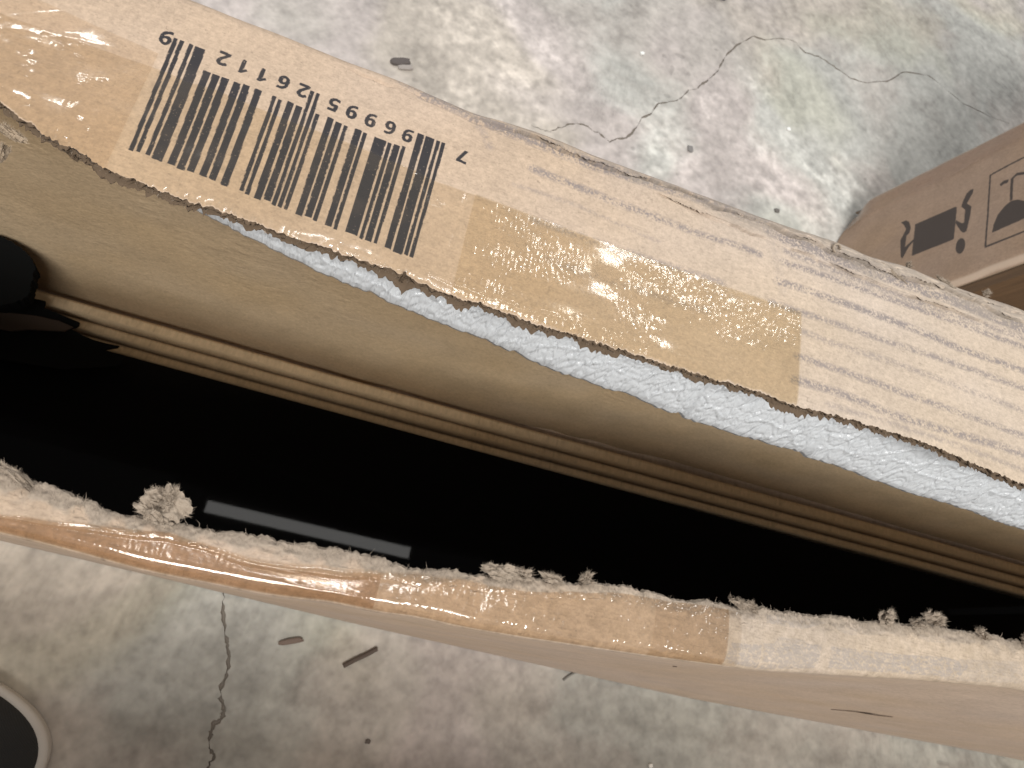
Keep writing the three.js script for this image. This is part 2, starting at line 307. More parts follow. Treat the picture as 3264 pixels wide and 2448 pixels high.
  line([[2440, 690], [2480, 850], [2500, 930]], 12, 0.12); line([[1350, 300], [1600, 410], [1877, 520], [2170, 612], [2440, 712]], 14, 0.55); line([[2500, 760], [2700, 835], [2900, 905], [3100, 985], [3400, 1100]], 16, 0.5);
}
const inkPx = ink.getContext('2d').getImageData(0, 0, UW, UH).data, rubPx = rub.getContext('2d').getImageData(0, 0, UW, UH).data;
const UT = texturePair(UW, UH, UX0, UX1, UZ0, UZ1, (x, z, i, o) => {
  kraft(x, z, o, 1.0);
  const pale = sst(-0.02, 0.22, x); o[0] *= 1 + 0.06 * pale; o[1] *= 1 + 0.145 * pale; o[2] *= 1 + 0.23 * pale;   // paler and less orange towards the right
  const q = rubPx[i * 4] / 255; if (q > 0.02) { const k = q * sst(-0.3, 0.75, 0.9 * fbm(x * 900, z * 1300, 2) + 0.7 * noise(x * 2600, z * 2100) + 0.25 * noise(x * 140, z * 400) + 0.3); mixTo(o, 0.185, 0.163, 0.165, clamp(k * 1.45, 0, 0.8)); }
  if (x > 0.125 && z < -0.145) { const far = z - farEdge(x), g2 = x < 0.143 ? 1e9 : z - G2[0](x), k = sst(0.0004, -0.0006, g2 + 0.0012 * fbm(x * 500, z * 900, 2)) * sst(0.14, 0.19, x) * sst(-0.5, 0.1, noise(x * 130, z * 300) + 0.25); if (k > 0) { const n = 1 + 0.22 * fbm(x * 1500, z * 2600, 2); mixTo(o, 0.46 * n, 0.385 * n, 0.31 * n, k * 0.75 * (far < 0 ? 1 : 1)); } }
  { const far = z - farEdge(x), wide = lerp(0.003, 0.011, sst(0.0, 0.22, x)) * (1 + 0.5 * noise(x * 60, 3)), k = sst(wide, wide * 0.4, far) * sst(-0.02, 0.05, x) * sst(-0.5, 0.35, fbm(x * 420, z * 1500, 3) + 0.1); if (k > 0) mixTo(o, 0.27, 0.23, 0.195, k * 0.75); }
  const ik = sst(0.35, 0.65, inkPx[i * 4] / 255 + 0.12 * noise(x * 2200, z * 2200)); if (ik > 0) { const worn = noise(x * 2900, z * 2900) > 0.85 ? 0.6 : 1 - 0.03 * sst(0, 0.4, fbm(x * 130, z * 130, 2)); mixTo(o, 0.02, 0.019, 0.023, ik * 0.985 * worn); }
});
const plainEnds = (x, a, b) => (x > b ? 2 * b - x : x < a ? b - (a - x) : x);   // beyond the printed stretch the plain end of the board goes on
const upMat = new THREE.MeshStandardMaterial({ map: UT.map, bumpMap: UT.bump, bumpScale: 0.00016, roughness: 0.86 });

// plain cardboard for walls and the inside
const KT = texturePair(1024, 512, 0, 0.4, 0, 0.2, (x, z, i, o) => { kraft(x, z, o, 0.94, 40); }, THREE.MirroredRepeatWrapping);
const kraftMat = new THREE.MeshStandardMaterial({ map: KT.map, bumpMap: KT.bump, bumpScale: 0.00012, roughness: 0.88 });
const IT = texturePair(2048, 1024, -0.31, 0.5, 0, 0.3, (x, z, i, o) => {
  kraft(x, z, o, 1.12, 90);
  const wr = fbm(x * 130 + 1.2 * noise(x * 30, z * 40), z * 300 + 1.5 * noise(x * 40, z * 50), 3) * sst(-0.2, 0.35, noise(x * 40, z * 45) + 0.1), dent = 0;
  o[0] *= 1.05; o[1] *= 1.03; o[2] *= 0.86; o[3] = 0.45 + 0.3 * wr * sst(0.03, 0.14, z) + dent * sst(0.05, 0.1, z) + 0.12 * fbm(x * 700, z * 900, 2);
}, THREE.MirroredRepeatWrapping);
const innerMat = new THREE.MeshStandardMaterial({ map: IT.map, bumpMap: IT.bump, bumpScale: 0.0008, roughness: 0.85 });
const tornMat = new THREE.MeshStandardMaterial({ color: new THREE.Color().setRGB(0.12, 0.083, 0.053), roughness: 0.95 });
const shredMat = new THREE.MeshStandardMaterial({ color: new THREE.Color().setRGB(0.36, 0.28, 0.2), roughness: 0.96 });
const pulpMat = new THREE.MeshStandardMaterial({ color: new THREE.Color().setRGB(0.32, 0.262, 0.205), roughness: 0.97 });

// rubbed grey patches and fuzzy torn strip of the narrow flap
const LX0 = -0.165, LX1 = 0.335, LZ0 = -0.052, LZ1 = 0.004;
const grey = canvas(2048, 256);
{
  const k = grey.getContext('2d'); k.fillStyle = '#000'; k.fillRect(0, 0, 2048, 256);
  const poly = (pts, a) => { k.fillStyle = `rgba(255,255,255,${a})`; k.beginPath(); pts.forEach(([x, y], i) => { const p = at(x, y, BY), X = (p.x - LX0) / (LX1 - LX0) * 2048, Y = (p.z - LZ0) / (LZ1 - LZ0) * 256; i ? k.lineTo(X, Y) : k.moveTo(X, Y); }); k.fill(); };
  poly([[2330, 2048], [2425, 2055], [2420, 2130], [2310, 2110]], 0.85); poly([[2430, 2050], [2620, 2055], [2600, 2130], [2430, 2135]], 0.8); poly([[2480, 2030], [2560, 2040], [2600, 2070], [2450, 2070]], 0.5);
  poly([[2650, 2060], [2860, 2085], [3020, 2095], [3090, 2120], [3060, 2160], [2640, 2130]], 0.85); poly([[3060, 2100], [3264, 2110], [3264, 2180], [3000, 2168]], 0.4);
  poly([[2440, 1958], [2560, 1965], [2640, 1985], [2560, 2005], [2440, 1985]], 0.75); poly([[2640, 1985], [2780, 1990], [2860, 2020], [2700, 2025]], 0.45);
  poly([[2900, 2020], [3080, 2030], [3120, 2050], [2960, 2048]], 0.4); poly([[2310, 1950], [2420, 1958], [2420, 1975], [2310, 1968]], 0.4);
}
const greyPx = grey.getContext('2d').getImageData(0, 0, 2048, 256).data;
const LT = texturePair(2048, 256, LX0, LX1, LZ0, LZ1, (x, z, i, o) => {
  kraft(x, z, o, 0.88, 20);
  const pale = sst(0.0, 0.16, x); o[0] *= 1 + 0.02 * pale; o[1] *= 1 + 0.08 * pale; o[2] *= 1 + 0.12 * pale;
  const blotch = fbm(x * 420, z * 420, 3); o[0] *= 1 + 0.16 * blotch; o[1] *= 1 + 0.17 * blotch; o[2] *= 1 + 0.2 * blotch;
  const q = greyPx[i * 4] / 255; if (q > 0.02) mixTo(o, 0.285, 0.25, 0.225, clamp(q * 0.85 * sst(-0.45, 0.7, fbm(x * 800, z * 1700, 2) + 0.7 * noise(x * 2500, z * 2500) + 0.3), 0, 0.85));
  const e = z - lowTear(x), fz = sst(0.0042, 0.0016, e + 0.0042 * fbm(x * 240, z * 240, 3)) * (0.45 + 0.55 * sst(0.11, 0.03, x) + 0.3 * sst(0.16, 0.2, x));
  if (fz > 0) { const n = 0.5 + 0.5 * fbm(x * 1900, z * 1900, 2); const m = (0.55 + 0.5 * n) * (1 + 0.25 * fbm(x * 500, z * 500, 2)); mixTo(o, 0.36 * m, 0.295 * m, 0.232 * m, clamp(fz, 0, 0.9)); o[3] = 0.5 + 0.5 * (n - 0.5) + 0.5 * fbm(x * 900, z * 900, 2); }
});
const lowMat = new THREE.MeshStandardMaterial({ map: LT.map, bumpMap: LT.bump, bumpScale: 0.0004, roughness: 0.86 });

// film over x -0.165..0.335, z -0.2..0.01: fine puckers where grain(x) is 1, and creases along given lines of the photograph
function filmBump(grain, creases = [], crumple = () => 0) {
  const X0 = -0.165, X1 = 0.335, Z0 = -0.2, Z1 = 0.01, w = 2048, h = 1024, lines = creases.map(([pts, wid, hgt]) => [new THREE.CatmullRomCurve3(pts.map(([a, b]) => at(a, b, BY))).getPoints(40), wid, hgt]);
  const extra = new Float32Array(w * h);
  for (const [P, wid, hgt] of lines) {
    let x0 = 9, x1 = -9, z0 = 9, z1 = -9; for (const p of P) { x0 = Math.min(x0, p.x); x1 = Math.max(x1, p.x); z0 = Math.min(z0, p.z); z1 = Math.max(z1, p.z); }
    const m = wid * 3, i0 = Math.max(0, Math.floor((x0 - m - X0) / (X1 - X0) * w)), i1 = Math.min(w - 1, Math.ceil((x1 + m - X0) / (X1 - X0) * w)), j0 = Math.max(0, Math.floor((z0 - m - Z0) / (Z1 - Z0) * h)), j1 = Math.min(h - 1, Math.ceil((z1 + m - Z0) / (Z1 - Z0) * h));
    for (let j = j0; j <= j1; j++) for (let i = i0; i <= i1; i++) {
      const x = X0 + (X1 - X0) * (i + 0.5) / w, z = Z0 + (Z1 - Z0) * (j + 0.5) / h; let d = 9, at0 = 0;
      for (let k = 0; k < P.length; k++) { const q = Math.hypot(P[k].x - x, P[k].z - z); if (q < d) { d = q; at0 = k / P.length; } }
      if (d < m) extra[j * w + i] = Math.max(extra[j * w + i], hgt * Math.exp(-((d / wid) ** 2)) * Math.min(1, 6 * at0 + 0.15, 6 * (1 - at0) + 0.15));
    }
  }
  const t = texturePair(w, h, X0, X1, Z0, Z1, (x, z, i, o) => {
    const g = grain(x, z); let v = 0.3 + 0.06 * fbm(x * 90, z * 60, 2);
    if (g > 0) v += g * (0.075 * noise(x * 1700 + 3, z * 420) + 0.075 * fbm(x * 1000, z * 800, 2));
    o[0] = o[1] = o[2] = 1; o[3] = v + extra[i] + crumple(x, z);
  });
  return t;
}
const tapeMat = (film, tint, bump = 0.001) => new THREE.MeshPhysicalMaterial({ color: new THREE.Color().setRGB(...tint), transmission: 1, thickness: 0, roughness: 0.11, ior: 1.5, bumpMap: film.bump, bumpScale: bump });
const filmA = filmBump((x, z) => 0.12 + 0.88 * sst(0.015, 0.05, x + 0.01 * noise(x * 80, z * 80)) * sst(-0.3, 0.3, noise(x * 55 + 3, z * 70) + 0.15), [
  [[[1285, 530], [1310, 548], [1340, 560]], 0.00057, 0.24], [[[1342, 590], [1350, 620], [1375, 645], [1412, 660]], 0.00067, 0.28], [[[1345, 598], [1365, 620], [1395, 640], [1414, 658]], 0.00057, 0.24],
  [[[1040, 778], [1060, 778], [1100, 798], [1150, 812], [1215, 842], [1280, 862]], 0.00067, 0.27], [[[1360, 868], [1400, 885], [1480, 922]], 0.00076, 0.27], [[[1490, 918], [1530, 930], [1545, 945]], 0.00057, 0.24],
  [[[1575, 952], [1620, 968], [1665, 990], [1720, 1000], [1775, 1012]], 0.00067, 0.27], [[[1825, 1030], [1850, 1050]], 0.00057, 0.21], [[[1430, 1480], [1445, 1500]], 0.00057, 0.19]]);
const filmB = filmBump(() => 0.12, [
  [[[246, 318], [222, 365], [206, 420], [203, 445]], 0.0013, 0.22], [[[255, 370], [265, 410], [288, 450], [311, 502]], 0.0013, 0.22], [[[268, 388], [280, 425], [296, 450], [308, 440], [310, 425], [300, 400], [304, 364]], 0.0013, 0.22],
  [[[284, 250], [285, 262], [270, 272]], 0.0013, 0.22], [[[64, 200], [80, 232], [92, 244]], 0.0013, 0.22], [[[84, 165], [95, 178], [72, 185], [66, 200]], 0.0013, 0.22], [[[78, 192], [95, 205], [112, 213]], 0.0013, 0.22], [[[80, 205], [92, 240]], 0.0013, 0.22],
  [[[198, 118], [225, 122], [256, 128]], 0.0013, 0.22], [[[190, 140], [180, 155], [190, 172]], 0.0013, 0.22], [[[208, 140], [228, 150], [236, 140]], 0.0013, 0.22], [[[118, 132], [135, 140]], 0.0013, 0.22], [[[130, 118], [158, 122]], 0.0013, 0.22],
  [[[270, 140], [258, 165]], 0.0013, 0.22], [[[256, 178], [245, 192], [253, 212]], 0.0013, 0.22], [[[28, 298], [60, 308], [97, 330]], 0.0013, 0.22], [[[77, 335], [82, 366]], 0.0013, 0.22], [[[270, 235], [215, 350], [178, 420]], 0.0013, 0.22], [[[326, 250], [325, 320]], 0.0013, 0.22]],
  (x, z) => 0.1 * fbm(x * 240, z * 260, 2) * sst(-0.085, -0.105, x));
const filmC = filmBump((x, z) => 0.2 + 0.8 * sst(0.02, 0.06, x) * sst(-0.4, 0.3, noise(x * 90, z * 120)), [
  [[[543, 1701], [689, 1744], [803, 1783], [901, 1805], [1000, 1822], [1096, 1832], [1200, 1838]], 0.00076, 0.28], [[[912, 1864], [1000, 1880], [1080, 1892], [1168, 1908]], 0.00076, 0.28], [[[1040, 1828], [1200, 1834], [1320, 1852], [1480, 1862], [1620, 1884], [1690, 1892]], 0.00076, 0.28],
  [[[920, 1772], [980, 1790], [1030, 1805]], 0.00095, 0.28]], (x, z) => 0.08 * fbm(x * 130, z * 170, 2) * sst(0.1, 0.0, x));

// ---------------------------------------------------------------- the carton
const box = thing('cardboard_carton', 'torn open brown carton with a barcode on its top, standing in the middle', 'carton');
const TH = 0.004, TE = 0.0026;
{
  // barcode flap: from the far wall's face over the fold to the tear
  const NV = 230;
  const flapAt = (x, v) => {
    const zc = farEdge(x) - 0.0015, zt = upZ(x);
    if (v < 0.06) { const k = v / 0.06; return [x, BY - R1 - 0.02 * (1 - k), zc]; }
    const k = (v - 0.06) / 0.94, z = k < 0.12 ? zc + R1 * 1.2 * (1 - Math.cos(k / 0.12 * Math.PI / 2)) : k < 0.5 ? lerp(zc + R1 * 1.2, zc + 0.025, (k - 0.12) / 0.38) : lerp(zc + 0.025, zt, (k - 0.5) / 0.5);
    return [x, upTop(x, z), z];
  };
  const f = mesh('top_flap', sheet(NC, NV, (u, v) => { const p = flapAt(colX(u), v); return [...p, ...UT.uv(plainEnds(p[0], UX0, UX1), p[2])]; }), upMat, box);
  f.userData.label = 'wide flap printed with a barcode';
  // its under side
  mesh('flap_lining', sheet(NC, 10, (u, v) => { const x = colX(u), z = lerp(farEdge(x) + 0.003, upZ(x) - 0.0004, v); return [x, BY - TE - 0.0016 + 0.0003 * noise(x * 200, 3), z, x, z]; }, true), kraftMat, box);
  // torn edge: liner, fluted core, liner, each torn back a different length
  const NE = 14;
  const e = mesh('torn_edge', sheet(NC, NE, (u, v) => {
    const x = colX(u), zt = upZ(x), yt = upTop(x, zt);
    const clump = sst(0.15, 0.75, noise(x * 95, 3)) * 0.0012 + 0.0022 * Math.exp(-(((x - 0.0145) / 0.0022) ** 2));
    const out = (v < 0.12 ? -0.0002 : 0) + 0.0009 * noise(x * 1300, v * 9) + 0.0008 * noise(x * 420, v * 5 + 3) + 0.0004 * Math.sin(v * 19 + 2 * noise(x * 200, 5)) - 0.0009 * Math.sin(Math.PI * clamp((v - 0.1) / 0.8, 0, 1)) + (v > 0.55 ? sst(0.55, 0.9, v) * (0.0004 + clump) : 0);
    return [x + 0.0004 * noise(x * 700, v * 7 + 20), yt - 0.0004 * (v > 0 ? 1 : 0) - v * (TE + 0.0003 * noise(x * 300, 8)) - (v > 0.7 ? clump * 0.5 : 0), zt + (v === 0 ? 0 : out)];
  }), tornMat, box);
  e.userData.label = 'dark torn edge of the corrugated board';
  // far wall (two faces), near wall, end walls, bottom
  const fz = (x, y) => farEdge(x) - 0.0015 + 0.003 * Math.sin(Math.PI * y / BY) * -0.3;
  const wallUV = (x, y) => IT.uv(x, y);
  mesh('far_wall', mergeGeometries([
    sheet(60, 20, (u, v) => { const x = lerp(BX0, BX1, u), y = lerp(0.002, BY - R1 - 0.001, v); return [x, y, fz(x, y), ...wallUV(x, y)]; }, true),
    sheet(200, 60, (u, v) => { const x = lerp(BX0, BX1, u), y = lerp(0.002, BY - TH - 0.004, v); return [x, y, fz(x, y) + TH + 0.0008 * fbm(x * 18, y * 22, 2), ...wallUV(x, y)]; }),
  ]), innerMat, box).userData.label = 'far wall, its plain brown inside showing';
  const nz = (x, y) => { const k = clamp(y / (BY - R2), 0, 1); return lerp(foot(x), lowCrease(x), k) + 0.0012 * Math.sin(Math.PI * k) * noise(x * 9, 2); };
  const NT = texturePair(2048, 1024, -0.2, 0.65, 0, 0.3, (x, z, i, o) => { kraft(x, z, o, 0.98, 60); o[0] *= 1.08; o[1] *= 1.12; o[2] *= 1.17; const s = noise(x * 18, z * 900 + 3); o[0] *= 1 + 0.02 * s; o[1] *= 1 + 0.02 * s; o[2] *= 1 + 0.02 * s; }, THREE.MirroredRepeatWrapping);
  const nearMat = new THREE.MeshStandardMaterial({ map: NT.map, bumpMap: NT.bump, bumpScale: 0.00012, roughness: 0.85 });
  mesh('near_wall', mergeGeometries([
    sheet(NC, 24, (u, v) => { const x = colX(u), y = lerp(BY - R2, 0.0015, v); return [x, y, nz(x, y), ...NT.uv(x, y)]; }),
    sheet(60, 10, (u, v) => { const x = lerp(BX0, BX1, u), y = lerp(BY - TH, 0.0015, v); return [x, y, nz(x, y) - TH, ...NT.uv(x, y)]; }, true),
  ]), nearMat, box).userData.label = 'smooth near wall';
  // dark scuff and a speck on the near wall
  const scuffMat = new THREE.MeshStandardMaterial({ color: new THREE.Color().setRGB(0.09, 0.062, 0.045), roughness: 0.9 });
  const wallPoint = (px, py) => { let y = 0.2; for (let i = 0; i < 30; i++) { const p = at(px, py, y), err = p.z - nz(p.x, y); y += clamp(-err * 0.9, -0.05, 0.05); y = clamp(y, 0.01, 0.29); } const p = at(px, py, y); return [p.x, p.y, nz(p.x, p.y) + 0.0003]; };
  const dash = (pts, w) => { const c = new THREE.CatmullRomCurve3(pts.map(([a, b]) => V(...wallPoint(a, b)))); return sheet(24, 3, (u, v) => { const p = c.getPoint(u), h = w * (Math.sin(Math.PI * clamp(u, 0.02, 0.98)) ** 0.7) * (0.7 + 0.5 * noise(u * 14, 5)); return [p.x, p.y + (v - 0.5) * h * 2.2, p.z + 0.0004 * Math.sin(Math.PI * v)]; }); };
  mesh('scuff', dash([[2650, 2262], [2720, 2268], [2790, 2279], [2845, 2284]], 0.0034), scuffMat, box).userData.label = 'short dark scuff on the near wall';
  mesh('scuff', dash([[2146, 2109], [2152, 2110], [2159, 2111]], 0.0008), scuffMat, box);
  for (const [a, b] of [[BX0, BX0 + TH], [BX1 - TH, BX1]]) mesh('end_wall', block(a, b, 0.004, BY - 0.006, -0.168, -0.02), kraftMat, box);
  mesh('bottom', mergeGeometries([0.0012, 0.0055].map((y) => sheet(60, 2, (u, v) => { const x = lerp(BX0 + 0.001, BX1 - 0.001, u); return [x, y, lerp(fz(x, 0) + 0.001, nz(x, 0) - 0.001, v), x, v * 0.15]; }))), kraftMat, box);

  // narrow flap
  const lf = mesh('top_flap', sheet(NC, 90, (u, v) => {
    const x = colX(u), a = lowZ(x), b = lowCrease(x), z = v < 0.72 ? lerp(a, b - R2, v / 0.72) : b - R2 + R2 * Math.sin((v - 0.72) / 0.28 * Math.PI / 2);
    return [x, v === 1 ? BY - R2 : lowTop(x, z), z, ...LT.uv(plainEnds(x, LX0, LX1), z)];
  }), lowMat, box);
  lf.userData.label = 'narrow flap with a fuzzy torn edge';
  mesh('flap_lining', sheet(NC, 6, (u, v) => { const x = colX(u), z = lerp(lowZ(x) + 0.0003, lowCrease(x) - TH, v); return [x, BY - TH + 0.0003 * noise(x * 300, 5), z, x, z]; }, true), kraftMat, box);
  mesh('torn_edge', sheet(NC, 8, (u, v) => { const x = colX(u), z = lowZ(x); return [x, lerp(lowTop(x, z), BY - TH, v), z + (v > 0 ? -0.0003 + 0.0006 * noise(x * 900, v * 8) : 0)]; }, true), pulpMat, box);

  // packing tape: clear film over both flaps, slit along the middle
  const tapeSheet = (x0, x1, n, zA, zB, surf, rise, nv = 40) => sheet(n, nv, (u, v) => { const x = lerp(x0, x1, u), z = lerp(zA(x), zB(x), v); return [x, surf(x, z) + 0.0003 + rise(x, v, z), z, ...filmA.uv(x, z)]; });
  const tint = [0.945, 0.915, 0.855];
  const tapeEdge = curve([[300, 150], [537, 233], [590, 259], [684, 285], [904, 380], [1035, 427], [1198, 495], [1324, 548], [1393, 584], [1490, 617], [1631, 668], [1815, 736], [2164, 864], [2363, 934], [2572, 1004]], BY);
  const slitU = (x) => upZ(x) + 0.0004 * noise(x * 150, 33);
  const t1 = mesh('packing_tape', tapeSheet(-0.165, 0.1535, 900, (x) => tapeEdge(x) + 0.0001 * noise(x * 300, 2), slitU, upTop, (x, v, z) => {
    const e = slitU(x) - z, lift = sst(0.0045, 0.0, e), hum = 0.5 + 0.5 * noise(x * 110, 17);
    return 0.00018 * hum * Math.sin(Math.PI * clamp(e / 0.005, 0, 1)) + 0.00008 * lift * noise(x * 60, 3) + 0.00012 * noise(x * 45, z * 120);
  }, 70), tapeMat(filmA, tint), box);
  t1.userData.label = 'strip of clear tape on the barcode flap';
  const wrinkle = (x, z) => 0.0006 * Math.max(0, fbm(x * 60, z * 45 + 5, 2)) * sst(-0.06, -0.1, x) + 0.0002 * Math.max(0, ridge(x * 130 + 3 * noise(x * 30, z * 30), z * 60) - 0.75) * sst(-0.05, -0.085, x);
  const t2 = mesh('packing_tape', tapeSheet(-0.165, -0.072, 420, (x) => lerp(-0.158, -0.149, (x + 0.165) / 0.093), (x) => slitU(x) + 0.0006 + 0.0004 * noise(x * 210, 44), upTop, (x, v, z) => 0.0003 + wrinkle(x, z), 160), tapeMat(filmB, [0.96, 0.93, 0.885]), box);
  t2.userData.label = 'wrinkled glossy tape at the left end of the barcode flap';
  const slitL = curve([[-200, 1590], [0, 1640], [150, 1660], [330, 1680], [543, 1701], [689, 1744], [803, 1783], [901, 1801], [1096, 1822], [1270, 1828], [1480, 1850], [1561, 1870], [1675, 1889], [1860, 1889], [2000, 1893], [2100, 1912], [2330, 1945], [2440, 1955]], BY);
  const t3 = mesh('packing_tape', tapeSheet(-0.165, 0.1325, 900, (x) => Math.max(slitL(x), lowZ(x) + 0.0004) + 0.0003 * noise(x * 160, 6), (x) => lowCrease(x) - 0.0004, lowTop, (x, v, z) => {
    const lift = sst(0.16, 0.0, v), loose = sst(0.085, 0.02, x);
    return loose * (0.0011 * lift * (0.6 + 0.5 * noise(x * 60, 3)) + 0.0004 * Math.sin(Math.PI * v) * (0.5 + noise(x * 40, z * 60))) + 0.0001 * noise(x * 70, z * 90);
  }, 60), tapeMat(filmC, [0.89, 0.825, 0.745]), box);
  t3.userData.label = 'strip of clear tape on the narrow flap';
  mesh('packing_tape', tapeSheet(-0.165, 0.028, 340, (x) => Math.max(slitL(x), lowZ(x) + 0.0004) + 0.0011 + 0.0004 * noise(x * 120, 16), (x) => lowCrease(x) - 0.0006, lowTop, (x, v, z) => 0.0004 + sst(0.085, 0.02, x) * 0.0009 * sst(0.16, 0.0, v) + 0.0002 * noise(x * 60, z * 90 + 7), 50), tapeMat(filmC, [0.9, 0.84, 0.785]), box).userData.label = 'second layer of tape on the left half of the narrow flap';
  mesh('packing_tape', tapeSheet(0.0285, 0.1536, 260, (x) => tapeEdge(x) - 0.0002, (x) => slitU(x) - 0.0003, upTop, (x, v, z) => 0.0004 + 0.00015 * noise(x * 60, z * 90 + 7), 60), tapeMat(filmA, [0.965, 0.94, 0.88]), box).userData.label = 'second layer of tape at the right end of the barcode flap';
  const t4 = mesh('packing_tape', tapeSheet(0.108, 0.1368, 120, (x) => lowZ(x) + 0.0012, (x) => lowCrease(x) - 0.0003, lowTop, (x, v, z) => 0.0003 + 0.0003 * fbm(x * 130, z * 190, 2), 60), tapeMat(filmC, [0.95, 0.93, 0.9], 0.002), box);
  t4.userData.label = 'creased end of the tape on the narrow flap';

  // loose paper fibres along both tears
  const fuzz = (count, seed, xa, xb, zf, yf, len, dirz) => {
    const r = rng(seed), pos = [];
    for (let i = 0; i < count; i++) {
      const x = lerp(xa, xb, r()), dense = 0.35 + 0.65 * sst(-0.3, 0.4, noise(x * 120, seed)); if (r() > dense) continue;
      const back = r() ** 2 * 0.0035, z = zf(x) - dirz * back, y = yf(x, z) - 0.0003 + (back > 0.0004 ? 0.0003 : -r() * 0.002), L = len * (0.25 + r() ** 2 * 1.1), a = (r() - 0.5) * 2.6, up = back > 0.0006 ? 0.3 + r() * 0.9 : -0.3 + r() * 0.9, w = 0.00003 + 0.00004 * r();
      const d = V(Math.sin(a), up * 0.6, dirz * Math.cos(a)).normalize().multiplyScalar(L), bend = V(r() - 0.5, r() - 0.5, r() - 0.5).multiplyScalar(L * 0.5), s = V(-d.z, 0.3 * d.x, d.x).normalize().multiplyScalar(w);
      const p0 = V(x, y, z), p1 = p0.clone().addScaledVector(d, 0.5).add(bend), p2 = p0.clone().add(d);
      const A = p0.clone().sub(s), B = p0.clone().add(s), C = p1.clone().addScaledVector(s, -0.75), D = p1.clone().addScaledVector(s, 0.75);
      for (const q of [A, B, C, B, D, C, C, D, p2]) pos.push(q.x, q.y, q.z);
    }
    const g = new THREE.BufferGeometry(); g.setAttribute('position', new THREE.BufferAttribute(new Float32Array(pos), 3)); g.computeVertexNormals(); return g;
  };
  const fibre = mesh('torn_fibre', mergeGeometries([fuzz(8000, 3, -0.09, 0.265, lowZ, lowTop, 0.0011, -1), fuzz(900, 33, -0.09, 0.265, lowZ, lowTop, 0.0024, -1), fuzz(3500, 8, -0.11, 0.265, upZ, (x, z) => upTop(x, z) - 0.001, 0.0011, 1), fuzz(2600, 9, 0.02, 0.265, (x) => (x < 0.15 ? G1[0](x) : G2[0](x)) - 0.0005, (x, z) => upTop(x, z), 0.0012, -1)]), pulpMat, box);
  fibre.userData.kind = 'stuff';

  // curled scraps of torn paper
  const scrap = (px, py, y, sx, sy, sz, seed, m = pulpMat, turn = 0) => {
    const p = at(px, py, y), r = rng(seed * 91 + 7), parts = [], pos = [], fuzzAt = [];
    const flakes = 3 + Math.round(2 * r());
    for (let f = 0; f < flakes; f++) {
      const k = f ? 0.45 + 0.45 * r() : 1, ox = f ? (r() - 0.5) * sx * 1.1 : 0, oz = f ? (r() - 0.5) * sz * 0.9 : 0, oy = f * sy * 0.35, tilt = (r() - 0.5) * (sx / sz > 1.6 ? 0.5 : 1.3), bend = (0.5 + r()) * (r() < 0.5 ? -1 : 1), ph = r() * 50, spin = (r() - 0.5) * (Math.max(sx, sz) / Math.min(sx, sz) > 1.6 ? 0.4 : 1.6), th = 0.00032;
      const pt = (a, q, lift) => {
        const ang = a * 2 * Math.PI, edge = 0.8 + 0.28 * noise(Math.cos(ang) * 1.6 + ph, Math.sin(ang) * 1.6) + 0.16 * noise(ang * 5, ph) + 0.09 * noise(ang * 15, ph + 3), rr = q * edge;
        let x = Math.cos(ang) * rr * sx * k, z = Math.sin(ang) * rr * sz * k;
        let h = sy * (bend * (rr * rr - 0.3) * 0.7 * Math.cos(ang * 2 + ph) + 0.75 * noise(x / sx * 2.2 + ph, z / sz * 2.2) + 0.3 * noise(x / sx * 7 + ph, z / sz * 7)) + z * Math.tan(tilt) * 0.7;
        const c = Math.cos(spin), sn = Math.sin(spin);
        return [ox + x * c - z * sn, oy + h + lift * th * (1 - q ** 6) + 0.00012 * noise(x * 2600 + ph, z * 2600), oz + x * sn + z * c];
      };
      parts.push(sheet(44, 12, (u, v) => pt(u, 1 - v, 1)), sheet(44, 12, (u, v) => pt(u, 1 - v, -1), true));
      for (let i = 0; i < 200; i++) fuzzAt.push(pt(r(), 0.6 + 0.4 * r(), 0.5));
    }
    for (const b of fuzzAt) {
      const n = V(b[0] / sx, 0.5 + r() * 0.6, b[2] / sz).normalize(), L = 0.0004 + 0.0013 * r() ** 2, d = n.add(V(r() - 0.5, r() - 0.5, r() - 0.5).multiplyScalar(1.2)).normalize().multiplyScalar(L), q = V(-d.z, 0, d.x).normalize().multiplyScalar(0.00005);
      pos.push(b[0] - q.x, b[1], b[2] - q.z, b[0] + q.x, b[1], b[2] + q.z, b[0] + d.x, b[1] + d.y, b[2] + d.z);
    }
    const h = new THREE.BufferGeometry(); h.setAttribute('position', new THREE.BufferAttribute(new Float32Array(pos), 3)); h.computeVertexNormals();
    const g = mergeGeometries([...parts.map((q) => { const t = q.toNonIndexed(); t.deleteAttribute('uv'); return t; }), h]);
    g.rotateY(turn); g.translate(p.x, y, p.z);
    mesh('paper_scrap', g, m, box);
  };
  scrap(525, 1618, BY, 0.0066, 0.0022, 0.0042, 61, pulpMat, -0.2); scrap(520, 1600, BY + 0.0012, 0.0042, 0.0022, 0.0034, 68, pulpMat, 0.3); scrap(545, 1590, BY + 0.0018, 0.002, 0.0014, 0.0036, 72, pulpMat, 0.2); scrap(500, 1640, BY + 0.0004, 0.005, 0.0016, 0.0024, 66, pulpMat, -0.3);
  scrap(1590, 1824, BY - 0.0003, 0.0052, 0.0011, 0.0026, 102, pulpMat, -0.05); scrap(1660, 1832, BY - 0.0003, 0.0056, 0.0011, 0.0022, 104, pulpMat, -0.2); scrap(1760, 1846, BY - 0.0003, 0.0045, 0.0012, 0.0014, 22, pulpMat, -0.2);
